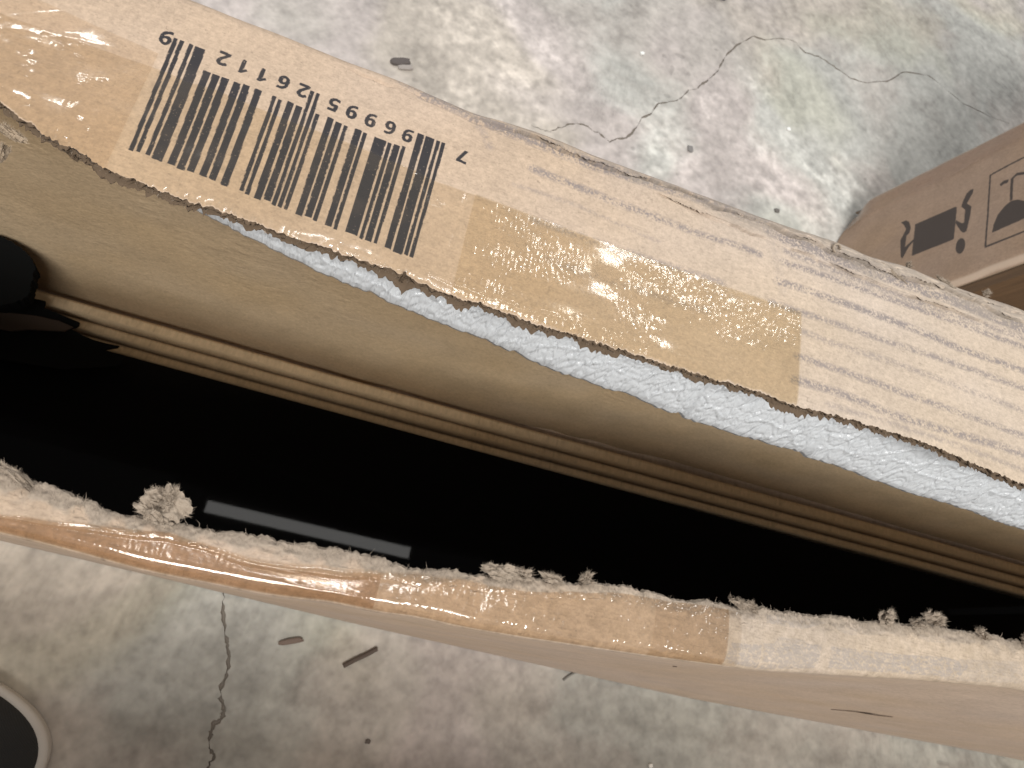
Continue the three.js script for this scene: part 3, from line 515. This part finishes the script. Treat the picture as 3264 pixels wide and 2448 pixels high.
  scrap(1862, 1846, BY + 0.0005, 0.0018, 0.0019, 0.0021, 3, pulpMat, 0.5); scrap(2345, 1919, BY + 0.001, 0.0036, 0.0011, 0.0011, 4, pulpMat, -0.35); scrap(2395, 1936, BY + 0.0006, 0.0028, 0.0009, 0.0009, 14, pulpMat, -0.6);
  scrap(2818, 1966, BY, 0.0028, 0.0016, 0.0026, 5); scrap(2962, 1968, BY + 0.0008, 0.0036, 0.0018, 0.002, 86, pulpMat, 0.3); scrap(2985, 1975, BY + 0.001, 0.002, 0.0016, 0.0024, 87, pulpMat, 0.9); scrap(2915, 1985, BY, 0.0026, 0.0014, 0.0014, 16);
  scrap(3125, 2018, BY, 0.003, 0.0012, 0.0014, 7, pulpMat, -0.5); scrap(3270, 2036, BY, 0.0024, 0.0016, 0.003, 8); scrap(60, 1520, BY - 0.0005, 0.006, 0.0012, 0.0016, 9, pulpMat, -0.35);
  scrap(3140, 938, BY - 0.001, 0.0022, 0.0012, 0.0012, 31, pulpMat, -0.4); scrap(2892, 846, BY - 0.001, 0.0008, 0.0012, 0.0016, 32); scrap(3010, 905, BY - 0.0008, 0.005, 0.0008, 0.0009, 33, pulpMat, -0.38);
  scrap(2840, 868, BY - 0.0004, 0.006, 0.0007, 0.0009, 34, pulpMat, -0.36);
  scrap(1284, 893, BY - 0.004, 0.0019, 0.0022, 0.0012, 41, tornMat, -0.3); scrap(30, 425, BY - 0.006, 0.005, 0.0012, 0.0016, 43, shredMat, -0.4); scrap(4, 500, BY - 0.008, 0.0014, 0.001, 0.0055, 44, shredMat, 0.15);
  scrap(236, 493, BY - 0.005, 0.0034, 0.0006, 0.0012, 45, tornMat, -0.5); scrap(488, 605, BY - 0.005, 0.0018, 0.0006, 0.0008, 46, tornMat, -0.4); scrap(3130, 1497, BY - 0.0045, 0.0032, 0.001, 0.0011, 47, tornMat, -0.45);
  // torn liner lifted along the crush lines
  for (const [[f, a, b], w, lift, seed] of [[G1, 0.0018, 0.0009, 3], [G2, 0.0024, 0.0013, 7], [G3, 0.0016, 0.0008, 11], [G5, 0.0012, 0.0006, 15], [G7, 0.0014, 0.0007, 19]]) {
    mesh('peeled_liner', sheet(500, 6, (u, v) => {
      const x = lerp(a, b, u), tip = Math.sin(Math.PI * u) ** 0.35, rag = 0.0007 * fbm(x * 380, seed, 3) + 0.0003 * noise(x * 2200, seed), on = sst(-0.45, 0.15, noise(x * 75, seed * 3)) * tip;
      const z = f(x) - w + v * (w + 0.0006 + rag) * (0.25 + 0.75 * on), zs = Math.max(z, farEdge(x) + 0.0004);
      return [x, upTop(x, f(x) - w * 1.15) + 0.00025 + on * lift * v * v * (0.7 + 0.5 * noise(x * 160, seed)) - (1 - tip) * 0.0008, zs, ...UT.uv(x, zs)];
    }), upMat, box).userData.label = 'torn liner lifted along the crushed fold';
  }
  // small curl standing on the far fold, and the peeled strip along the crush line
  const cp = at(2657, 797, BY), cg = new THREE.TorusGeometry(0.0015, 0.00045, 10, 30, 4.6); cg.scale(1, 1, 1.6); cg.rotateX(-1.1); cg.translate(cp.x, upTop(cp.x, cp.z) + 0.0008, cp.z); mesh('paper_curl', cg, pulpMat, box);
}

// ---------------------------------------------------------------- foam sheet inside the carton
{
  const low = smoothed(curve([[420, 560], [597, 646], [696, 696], [820, 766], [1000, 854], [1094, 892], [1199, 939], [1283, 971], [1378, 1014], [1487, 1053], [1537, 1073], [1646, 1123], [1746, 1163], [1895, 1222], [2005, 1252], [2100, 1295], [2164, 1319], [2298, 1362], [2403, 1397], [2477, 1419], [2577, 1454], [2736, 1506], [2860, 1551], [3084, 1623], [3264, 1685]], 0.235), 0.004);
  const cells = (x, z, seed) => {                           // distance to the border between random cells
    const xi = Math.floor(x), zi = Math.floor(z); let a = 9, b = 9;
    for (let i = -1; i <= 1; i++) for (let j = -1; j <= 1; j++) {
      const h = ((xi + i) * 7919 + (zi + j) * 104729 + seed * 31337) & 65535, d = Math.hypot(xi + i + 0.5 + 0.48 * LAT[h] - x, zi + j + 0.5 + 0.48 * LAT[(h + 991) & 65535] - z);
      if (d < a) { b = a; a = d; } else if (d < b) b = d;
    }
    return b - a;
  };
  const foamH = (x, z) => {
    const wx = x + 0.003 * noise(x * 90, z * 90), wz = z + 0.0022 * noise(x * 110 + 9, z * 110), t = wz * 0.95 + wx * 0.25, q = wx - wz * 0.3;
    const c1 = Math.exp(-cells(q * 55, t * 200, 1) * 15), c2 = Math.exp(-cells(q * 140 + 4, t * 420, 2) * 12);
    return 0.0007 * c1 + 0.0002 * c2 + 0.00045 * fbm(x * 16, z * 40, 2);
  };
  const foamBump = texturePair(2048, 256, -0.13, 0.37, -0.2, -0.1, (x, z, i, o) => {
    const wx = x + 0.002 * noise(x * 160, z * 160), wz = z + 0.0016 * noise(x * 190 + 9, z * 190), t = wz + wx * 0.2, q = wx - wz * 0.4;
    o[0] = o[1] = o[2] = 1; o[3] = 0.25 + 0.4 * Math.exp(-cells(q * 90 + 8, t * 360, 5) * 12) + 0.3 * Math.exp(-cells(q * 220 - t * 200, t * 700, 7) * 9) + 0.06 * noise(x * 1500, z * 1500);
  });
  const notch = (x) => 0.0004 * noise(x * 110, 2) + 0.0004 * noise(x * 480, 5) - 0.0014 * Math.max(0, noise(x * 130, 8) - 0.62) * 3;
  const foam = (dy) => (u, v) => {
    const x = lerp(-0.08, 0.37, u), zl = low(x) + notch(x), zu = Math.min(-0.15, zl - 0.03), z = lerp(zl, zu, v), y = lerp(0.235, 0.287, Math.pow(v, 0.85));
    return [x, y + (dy ? -0.0026 : foamH(x, z)) - (v === 0 ? 0.0012 : 0), z + (dy ? -0.0008 : 0.5 * foamH(x, z)), ...foamBump.uv(x, z)];
  };
  const foamMat = new THREE.MeshPhysicalMaterial({ color: new THREE.Color().setRGB(0.62, 0.645, 0.67), roughness: 0.22, bumpMap: foamBump.bump, bumpScale: 0.0014 });
  const top = sheet(1000, 120, foam(0)), under = sheet(1000, 20, foam(1), true), lip = sheet(1000, 3, (u, v) => { const a = foam(0)(u, 0), b = foam(1)(u, 0); return [0, 1, 2, 3, 4].map((i) => lerp(a[i], b[i], v)); }, true);
  tag(mesh('foam_sheet', mergeGeometries([top, under, lip]), foamMat), 'crinkled white foam sheet hanging under the barcode flap inside the carton', 'foam sheet');
}

// ---------------------------------------------------------------- folded insert: board edges standing along the far wall
{
  const ins = thing('cardboard_insert', 'folded cardboard insert, its ridged edges along the foot of the far inner wall', 'cardboard insert');
  const padMat = new THREE.MeshStandardMaterial({ map: IT.map, roughness: 0.9 });
  const wob = (x, s) => -0.0036 * sst(0.02, 0.6, x) + 0.00025 * noise(x * 9, s) + 0.00012 * noise(x * 60, s + 3);
  [[-0.161, -0.1529, 0.03, 1], [-0.1519, -0.1450, 0.0262, 2], [-0.1441, -0.1376, 0.0225, 3]].forEach(([a, b, h, s]) => {
    mesh('layer', sheet(300, 16, (u, v) => {
      const x = lerp(-0.29, 0.78, u), za = a + wob(x, s), zb = b + wob(x, s + 7), t = v * 4;
      const hh = h + 0.0004 * noise(x * 14, s + 11);
      if (t < 1.5) return [x, lerp(0.006, hh - 0.001, t / 1.5), za, x, t * 0.02];
      if (t < 2.5) { const k = t - 1.5; return [x, hh - 0.001 + 0.001 * Math.min(1, 7 * k, 7 * (1 - k)) ** 0.6, lerp(za, zb, k), x, 0.03 + k * 0.005]; }
      return [x, lerp(hh - 0.001, 0.006, (t - 2.5) / 1.5), zb, x, 0.05 + t * 0.01];
    }, true), padMat, ins);
  });
}

// ---------------------------------------------------------------- black goods in the carton
const blackMat = new THREE.MeshPhysicalMaterial({ color: new THREE.Color().setRGB(0.0045, 0.0048, 0.0048), roughness: 0.95, specularIntensity: 0.12 });
{
  const p = thing('packed_product', 'flat glossy black product lying in the bottom of the open carton', 'packed product');
  const g = new THREE.BoxGeometry(1.04, 0.022, 0.1135, 40, 2, 10); g.translate(0.245, 0.0185, -0.0795);
  mesh('panel', g, new THREE.MeshPhysicalMaterial({ color: new THREE.Color().setRGB(0.005, 0.005, 0.0052), roughness: 0.02, specularIntensity: 0.03 }), p);
  // corner block of black foam at the left
  const outline = [[0, 752], [45, 772], [88, 805], [112, 848], [107, 880], [97, 915], [88, 945], [60, 960], [0, 975]].flatMap(([x, y], i, A) => { const n = A[i + 1]; return n ? [0, 1, 2, 3, 4, 5].map((k) => [lerp(x, n[0], k / 6), lerp(y, n[1], k / 6)]) : [[x, y]]; }).map(([x, y], i) => at(x + 4 * noise(i * 1.7, 3) + 3 * noise(i * 5.3, 8), y + 4 * noise(i * 1.9, 13), 0.08)), S = new THREE.Shape();
  S.moveTo(-0.29, 0.158); outline.forEach((q) => S.lineTo(q.x, -q.z)); S.lineTo(-0.29, 0.115);
  const eg = new THREE.ExtrudeGeometry(S, { depth: 0.01, bevelEnabled: false }); eg.rotateX(-Math.PI / 2); eg.translate(0, 0.07, 0);
  tag(mesh('foam_block', mergeGeometries([eg.index ? eg.toNonIndexed() : eg, block(-0.29, -0.215, 0.029, 0.071, -0.155, -0.04).toNonIndexed()]), blackMat), 'black foam corner block at the left inside the carton', 'foam block');
  const rag = (pts, y, m, name, label, cat) => {
    const T = new THREE.Shape(); pts.map(([x, yy]) => at(x, yy, y)).forEach((q, i) => (i ? T.lineTo(q.x, -q.z) : T.moveTo(q.x, -q.z)));
    const e = new THREE.ExtrudeGeometry(T, { depth: 0.0015, bevelEnabled: false }); e.rotateX(-Math.PI / 2); e.translate(0, y, 0); tag(mesh(name, e, m), label, cat);
  };
  rag([[-160, 930], [0, 940], [88, 945], [110, 955], [128, 958], [147, 963], [146, 972], [140, 985], [190, 1003], [255, 1030], [253, 1040], [246, 1046], [228, 1051], [262, 1070], [300, 1086], [345, 1098], [382, 1105], [376, 1111], [335, 1117], [350, 1125], [400, 1140], [380, 1170], [200, 1180], [-160, 1120]], 0.046, blackMat, 'black_film', 'ragged black film end below the foam block in the carton', 'plastic film');
  rag([[-160, 985], [0, 998], [60, 1003], [120, 1010], [190, 1026], [235, 1045], [205, 1058], [90, 1052], [40, 1058], [-160, 1020]], 0.051, new THREE.MeshStandardMaterial({ color: new THREE.Color().setRGB(0.03, 0.019, 0.012), roughness: 0.95 }), 'cardboard_scrap', 'torn dark brown cardboard scrap on the black film', 'cardboard scrap');
}

// ---------------------------------------------------------------- the second carton
{
  const b = thing('cardboard_carton', 'brown carton with black handling symbols at the upper right, leaning away', 'carton');
  const P0 = at(2672, 745, 0), U2 = toWorld(V(64 - W0 / 2, 1997 - H0 / 2, FPX)).normalize().negate(), H2 = V(0.1907, 0, -0.9816), N2 = V().crossVectors(U2, H2).normalize(), D2 = V(0.9816, 0, 0.1907);
  const uh = (px, py) => { const q = onPlane(px, py, P0, N2).sub(P0); const u = q.y / U2.y; q.addScaledVector(U2, -u); return [u, q.dot(H2)]; };
  const HA = uh(3264, 820)[1], HB = 0.034, TOP = 0.43, w = 1024, h = 512, UA = 0, UB = 0.3, hA = -0.14, hB = 0.06;
  const c = canvas(w, h), k = c.getContext('2d'); k.fillStyle = '#000'; k.fillRect(0, 0, w, h); k.fillStyle = k.strokeStyle = '#fff';
  const X = (px, py) => { const [u, hh] = uh(px, py); return [(u - UA) / (UB - UA) * w, (hh - hA) / (hB - hA) * h]; };
  const Z = (a, q) => X(2664 + a * 0.2712, 500 + q * 0.2712);
  const path = (pts) => { k.beginPath(); pts.forEach((p, i) => (i ? k.lineTo(...p) : k.moveTo(...p))); };
  const fill = (pts) => { path(pts.map(([a, q]) => Z(a, q))); k.closePath(); k.fill(); };
  fill([[930, 790], [1400, 585], [1420, 590], [1385, 962], [1370, 975], [895, 1165]]);
  fill([[765, 770], [820, 745], [860, 760], [882, 830], [865, 890], [830, 930], [815, 1060], [915, 965], [925, 980], [860, 1060], [785, 1195], [765, 1180], [758, 980], [800, 900], [825, 850], [800, 800]]);
  fill([[1575, 385], [1615, 370], [1605, 420], [1570, 480], [1535, 545], [1590, 580], [1580, 650], [1555, 760], [1530, 870], [1495, 890], [1460, 865], [1405, 780], [1410, 740], [1470, 775], [1500, 770], [1515, 620], [1470, 580], [1490, 520], [1530, 430]]);
  { const pts = []; for (let i = 0; i < 30; i++) { const a = i / 30 * 2 * Math.PI; pts.push([1462 + 54 * Math.cos(a) + 14 * Math.sin(-a), 1045 + 92 * Math.sin(a)]); } fill(pts); }
  k.lineWidth = 4.5; path([[2400, -90], [1815, 215], [1755, 1055], [2500, 760]].map(([a, q]) => Z(a, q))); k.stroke();
  fill([[1835, 890], [1850, 800], [1900, 680], [1980, 580], [2060, 515], [2140, 500], [2230, 520], [2330, 560], [2400, 640]]);
  k.lineWidth = 7; path([[2060, 510], [2075, 260], [2130, 205], [2300, 180]].map(([a, q]) => Z(a, q))); k.stroke();
  k.lineWidth = 9; path([[1935, 335], [1975, 300], [2030, 285]].map(([a, q]) => Z(a, q))); k.stroke();
  const px = k.getImageData(0, 0, w, h).data;
  const T = texturePair(w, h, UA, UB, hA, hB, (u, hh, i, o) => {
    kraft(u, hh, o, 0.8, 130); o[1] *= 0.94; o[2] *= 0.92;
    const worn = sst(0.0035, 0.001, Math.abs(hh - HA - 0.0025 + 0.0008 * noise(u * 60, 3))); mixTo(o, 0.62, 0.5, 0.4, worn * 0.7);
    const ik = sst(0.35, 0.65, px[i * 4] / 255 + 0.1 * noise(u * 1500, hh * 1500)); mixTo(o, 0.055, 0.045, 0.042, ik * 0.95);
  }, THREE.MirroredRepeatWrapping);
  const faceMat = new THREE.MeshStandardMaterial({ map: T.map, bumpMap: T.bump, bumpScale: 0.0001, roughness: 0.8 });
  const place = (u, hh, d) => { const q = P0.clone().addScaledVector(U2, u).addScaledVector(H2, hh).addScaledVector(D2, d); return q; };
  const r = 0.012;
  mesh('front_panel', sheet(80, 80, (a, v) => {
    const u = a * TOP, s = lerp(HA, HB, v); let d = 0.0012 * fbm(u * 25, s * 25, 2); const eA = s - HA, eB = HB - s;
    for (const e of [eA, eB]) if (e < r) d += (r - Math.sqrt(r * r - (r - e) ** 2)) * (e === eB ? 1 : 0.4);
    d += 0.012 * sst(0.03, 0, u) * sst(0.05, 0, eB);
    const q = place(u, s, d); return [q.x, Math.max(q.y, 0.001), q.z, ...T.uv(u, s)];
  }, true), faceMat, b).userData.label = 'front with printed handling symbols';
  const side = (s, sd) => sheet(20, 20, (a, v) => { const q = place(a * TOP, s, (sd > 0 ? r : r * 0.4) + v * 0.42); return [q.x, Math.max(q.y, 0.001), q.z, ...T.uv(0.22 + v * 0.05, -0.03 + a * 0.01)]; }, sd < 0);
  mesh('side_panel', side(HA, -1), kraftMat, b); mesh('side_panel', side(HB, 1), kraftMat, b);
  mesh('top_panel', sheet(8, 8, (a, v) => { const q = place(TOP, lerp(HA, HB, a), r + v * 0.42); return [q.x, q.y, q.z, a * 0.15, v * 0.4]; }, true), kraftMat, b);
  mesh('back_panel', sheet(8, 8, (a, v) => { const q = place(a * TOP, lerp(HA, HB, v), r + 0.42); return [q.x, Math.max(q.y, 0.001), q.z, a * 0.4, v * 0.15]; }), kraftMat, b);
  mesh('packing_tape', sheet(90, 16, (a, v) => {
    const u = a * TOP, s = lerp(0.004 + 0.02 * sst(0.06, 0.15, u) * 0 + 0.003 * noise(u * 20, 3), HB + 0.0004, v), eB = Math.max(0, HB - s); let d = -0.0012 + 0.0012 * fbm(u * 60, s * 90, 2) + 0.0012 * fbm(u * 25, s * 25, 2);
    if (eB < r) d += r - Math.sqrt(Math.max(0, r * r - (r - eB) ** 2)); d += 0.012 * sst(0.03, 0, u) * sst(0.05, 0, eB);
    const q = place(u, s, d); return [q.x, Math.max(q.y, 0.002), q.z, ...filmA.uv(u * 0.4 - 0.1, s - 0.1)];
  }, true), tapeMat(filmC, [0.93, 0.9, 0.88]), b).userData.label = 'clear tape along the corner';
}

{  // dark board added over the second carton's side; its colour stands for shade
  const P0 = at(2672, 745, 0), U2 = toWorld(V(64 - W0 / 2, 1997 - H0 / 2, FPX)).normalize().negate(), H2 = V(0.1907, 0, -0.9816), D2 = V(0.9816, 0, 0.1907);
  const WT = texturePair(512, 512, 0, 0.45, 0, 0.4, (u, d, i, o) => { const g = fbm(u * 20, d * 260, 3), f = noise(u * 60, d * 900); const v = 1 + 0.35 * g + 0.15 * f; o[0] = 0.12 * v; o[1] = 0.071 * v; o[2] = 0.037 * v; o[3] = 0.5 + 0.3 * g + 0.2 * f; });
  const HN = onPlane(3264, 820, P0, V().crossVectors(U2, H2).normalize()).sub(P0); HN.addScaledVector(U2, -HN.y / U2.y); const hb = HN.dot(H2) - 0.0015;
  const P = (u, h, d) => { const q = P0.clone().addScaledVector(U2, u).addScaledVector(H2, h).addScaledVector(D2, d); return [q.x, Math.max(q.y, 0.001), q.z]; };
  const face = (h, flip) => sheet(30, 20, (a, v) => [...P(a * 0.4, h, 0.0055 + v * 0.38), ...WT.uv(a * 0.4, v * 0.38)], flip);
  const rim = (d, flip) => sheet(30, 2, (a, v) => [...P(a * 0.4, hb - 0.009 * v, d), ...WT.uv(a * 0.4, 0.01 + v * 0.009)], flip);
  tag(mesh('shade_board', mergeGeometries([face(hb - 0.009), face(hb, true), rim(0.0055), rim(0.3855, true), sheet(2, 20, (a, v) => [...P(0.4, hb - 0.009 * a, 0.0055 + v * 0.38), ...WT.uv(0.4, v * 0.38)])]), new THREE.MeshStandardMaterial({ map: WT.map, bumpMap: WT.bump, bumpScale: 0.0004, roughness: 0.75 })), 'added dark brown board that gives the side of the carton with handling symbols its shade', 'board');
}

// ---------------------------------------------------------------- added closed carton, out of view; put there to shade the near floor
{
  const b = thing('cardboard_carton', 'added closed brown carton, out of view, that shades the floor at the near wall', 'carton');
  b.position.set(0.27, 0, 0.295);
  const bevel = (w, h, d, r) => { const S = new THREE.Shape(); S.moveTo(-w / 2 + r, -d / 2); S.lineTo(w / 2 - r, -d / 2); S.quadraticCurveTo(w / 2, -d / 2, w / 2, -d / 2 + r); S.lineTo(w / 2, d / 2 - r); S.quadraticCurveTo(w / 2, d / 2, w / 2 - r, d / 2); S.lineTo(-w / 2 + r, d / 2); S.quadraticCurveTo(-w / 2, d / 2, -w / 2, d / 2 - r); S.lineTo(-w / 2, -d / 2 + r); S.quadraticCurveTo(-w / 2, -d / 2, -w / 2 + r, -d / 2); const g = new THREE.ExtrudeGeometry(S, { depth: h, bevelEnabled: false, curveSegments: 6 }); g.rotateX(-Math.PI / 2); return g; };
  mesh('body', bevel(1.2, 0.412, 0.16, 0.004).translate(0, 0.002, 0), kraftMat, b);
  for (const sd of [-1, 1]) mesh('top_flap', bevel(1.196, 0.004, 0.0765, 0.002).translate(0, 0.4145, sd * 0.0395), kraftMat, b);
  mesh('packing_tape', block(-0.598, 0.598, 0.4188, 0.4191, -0.024, 0.024), tapeMat(filmC, [0.94, 0.9, 0.84]), b);
}

// ---------------------------------------------------------------- shoe
{
  const s = thing('shoe', 'toe of a dark shoe with a pale rubber rim at the lower left', 'shoe');
  const CX = -0.214, CZ = 0.087;
  const ring = (a, grow) => { const c = Math.cos(a), q = Math.sin(a), lx = c > 0 ? 0.1325 : 0.145, lz = 0.047 - (c > 0 ? 0 : 0.008 * c * c); const e = c > 0 ? 0.88 : 0.9; return [CX + Math.sign(c) * Math.abs(c) ** e * (lx + grow), CZ + Math.sign(q) * Math.abs(q) ** e * (lz + grow)]; };
  const white = new THREE.MeshStandardMaterial({ color: new THREE.Color().setRGB(0.56, 0.53, 0.48), roughness: 0.6 });
  const FBt = texturePair(256, 256, 0, 0.05, 0, 0.05, (x, z, i, o) => { const wv = 0.5 + 0.5 * Math.sin(x * 6283) * Math.sin(z * 6283); const v = 0.017 + 0.008 * wv; o[0] = v; o[1] = v * 1.05; o[2] = v * 1.06; o[3] = wv; }, THREE.RepeatWrapping);
  const cloth = new THREE.MeshStandardMaterial({ map: FBt.map, bumpMap: FBt.bump, bumpScale: 0.0003, roughness: 0.95 });
  mesh('sole', sheet(120, 14, (u, v) => { const a = -u * 2 * Math.PI, k = v; const g = k < 0.5 ? 0.001 * Math.sin(k * Math.PI) : 0.001 - 0.0045 * ((k - 0.5) * 2) ** 1.6, y = k < 0.5 ? lerp(0.001, 0.012, k * 2) : lerp(0.012, 0.0155, Math.sin((k - 0.5) * Math.PI)); const [x, z] = ring(a, g); return [x, y, z]; }), white, s);
  mesh('upper', sheet(120, 40, (u, v) => {
    const a = -u * 2 * Math.PI, k = v, [x0, z0] = ring(a, -0.0028), ex = CX - 0.05, ez = CZ, sh = 1 - 0.72 * k * k, x = lerp(ex, x0, sh), z = lerp(ez, z0, sh);
    const hgt = lerp(0.075, 0.038, sst(-0.24, -0.13, x0)), y = 0.013 + hgt * Math.sin(k * Math.PI / 2) + 0.02 * k * k; return [x, y, z, x * 20, z * 20];
  }), cloth, s);
  mesh('lining', sheet(60, 4, (u, v) => { const a = -u * 2 * Math.PI, [x0, z0] = ring(a, -0.0058), sh = 0.28 * (1 - v); const x = lerp(CX - 0.05, x0, sh), z = lerp(CZ, z0, sh); return [x, 0.11 - 0.06 * v, z, x * 20, z * 20]; }), cloth, s);
}

// ---------------------------------------------------------------- small litter on the floor
{
  const brown = new THREE.MeshStandardMaterial({ color: new THREE.Color().setRGB(0.1, 0.075, 0.06), roughness: 0.9 });
  const stick = (pts, r, name, label, cat, m) => {
    const P = pts.map(([a, b]) => { const q = at(a, b, r); q.y = r; return q; }), c = new THREE.CatmullRomCurve3(P), g = new THREE.TubeGeometry(c, 24, r, 9, false), p = g.attributes.position;
    for (let i = 0; i < p.count; i++) { const k = 1 + 0.22 * noise(i * 0.37, 3); const y = p.getY(i); p.setY(i, r + (y - r) * k * 0.9 + 0.0002); }
    g.computeVertexNormals(); tag(mesh(name, g, m), label, cat);
  };
  stick([[1094, 2123], [1130, 2104], [1165, 2088], [1202, 2068]], 0.0014, 'twig', 'dark twig lying on the floor below the narrow flap', 'twig', brown);
  stick([[1795, 2168], [1820, 2150], [1845, 2140]], 0.0007, 'twig', 'faint short sliver on the floor beside the foot of the near wall', 'sliver', new THREE.MeshStandardMaterial({ color: new THREE.Color().setRGB(0.2, 0.19, 0.17), roughness: 0.9 }));
  const chip = (px, py, sx, sy, sz, turn, col, name, label, cat, seed) => {
    const p = at(px, py, 0), g = new THREE.IcosahedronGeometry(1, 8), q = g.attributes.position, v = V();
    for (let i = 0; i < q.count; i++) { v.fromBufferAttribute(q, i); const e = 0.55, k = 1 + 0.12 * noise(v.x * 2 + seed, v.z * 2) + 0.06 * noise(v.x * 7 + v.y * 5, v.z * 7 + seed); q.setXYZ(i, Math.sign(v.x) * Math.abs(v.x) ** e * sx * k, Math.sign(v.y) * Math.abs(v.y) ** e * sy * k, Math.sign(v.z) * Math.abs(v.z) ** e * sz * k); }
    g.rotateY(turn); g.translate(p.x, sy * 0.95, p.z); g.computeVertexNormals();
    tag(mesh(name, g, new THREE.MeshStandardMaterial({ color: new THREE.Color().setRGB(...col), roughness: 0.85 })), label, cat);
  };
  chip(928, 2044, 0.0072, 0.0012, 0.0016, 0.35, [0.17, 0.125, 0.1], 'wood_chip', 'small flat brown chip on the floor right of the crack', 'chip', 3);
  chip(1276, 200, 0.0078, 0.0016, 0.0032, 0.5, [0.1, 0.085, 0.08], 'seed_husk', 'dark grey husk on the floor behind the barcode flap', 'husk', 4);
  chip(1292, 218, 0.0062, 0.0013, 0.0022, 0.42, [0.32, 0.29, 0.27], 'seed_husk', 'paler sliver touching the dark husk behind the barcode flap', 'husk', 8);
  chip(2278, -30, 0.016, 0.003, 0.008, -0.2, [0.05, 0.065, 0.1], 'plastic_scrap', 'dark blue scrap at the top edge of the floor', 'scrap', 5);
  chip(1172, 2363, 0.0016, 0.0009, 0.0013, 0, [0.12, 0.1, 0.085], 'grit', 'dark crumb of grit on the floor below the twig', 'grit', 6);
  chip(2045, 173, 0.0022, 0.0012, 0.0016, 0.5, [0.8, 0.82, 0.8], 'grit', 'white crumb on the floor beneath the far crack', 'grit', 7);
  chip(2512, 413, 0.0022, 0.001, 0.0016, 0.2, [0.82, 0.83, 0.82], 'grit', 'white crumb on the greenish patch of floor', 'grit', 9);
  chip(2072, 2440, 0.0016, 0.0009, 0.0012, 0.2, [0.75, 0.72, 0.66], 'grit', 'pale crumb at the bottom edge of the floor', 'grit', 10);
  chip(2475, 673, 0.0026, 0.001, 0.002, 0.2, [0.14, 0.13, 0.12], 'grit', 'dark crumb on the floor close to the crushed fold', 'grit', 11);
  chip(2199, 476, 0.003, 0.0009, 0.0034, 0.2, [0.2, 0.19, 0.185], 'grit', 'grey pebble on the floor above the crushed fold', 'grit', 12);
}
renderer.render(scene, camera);
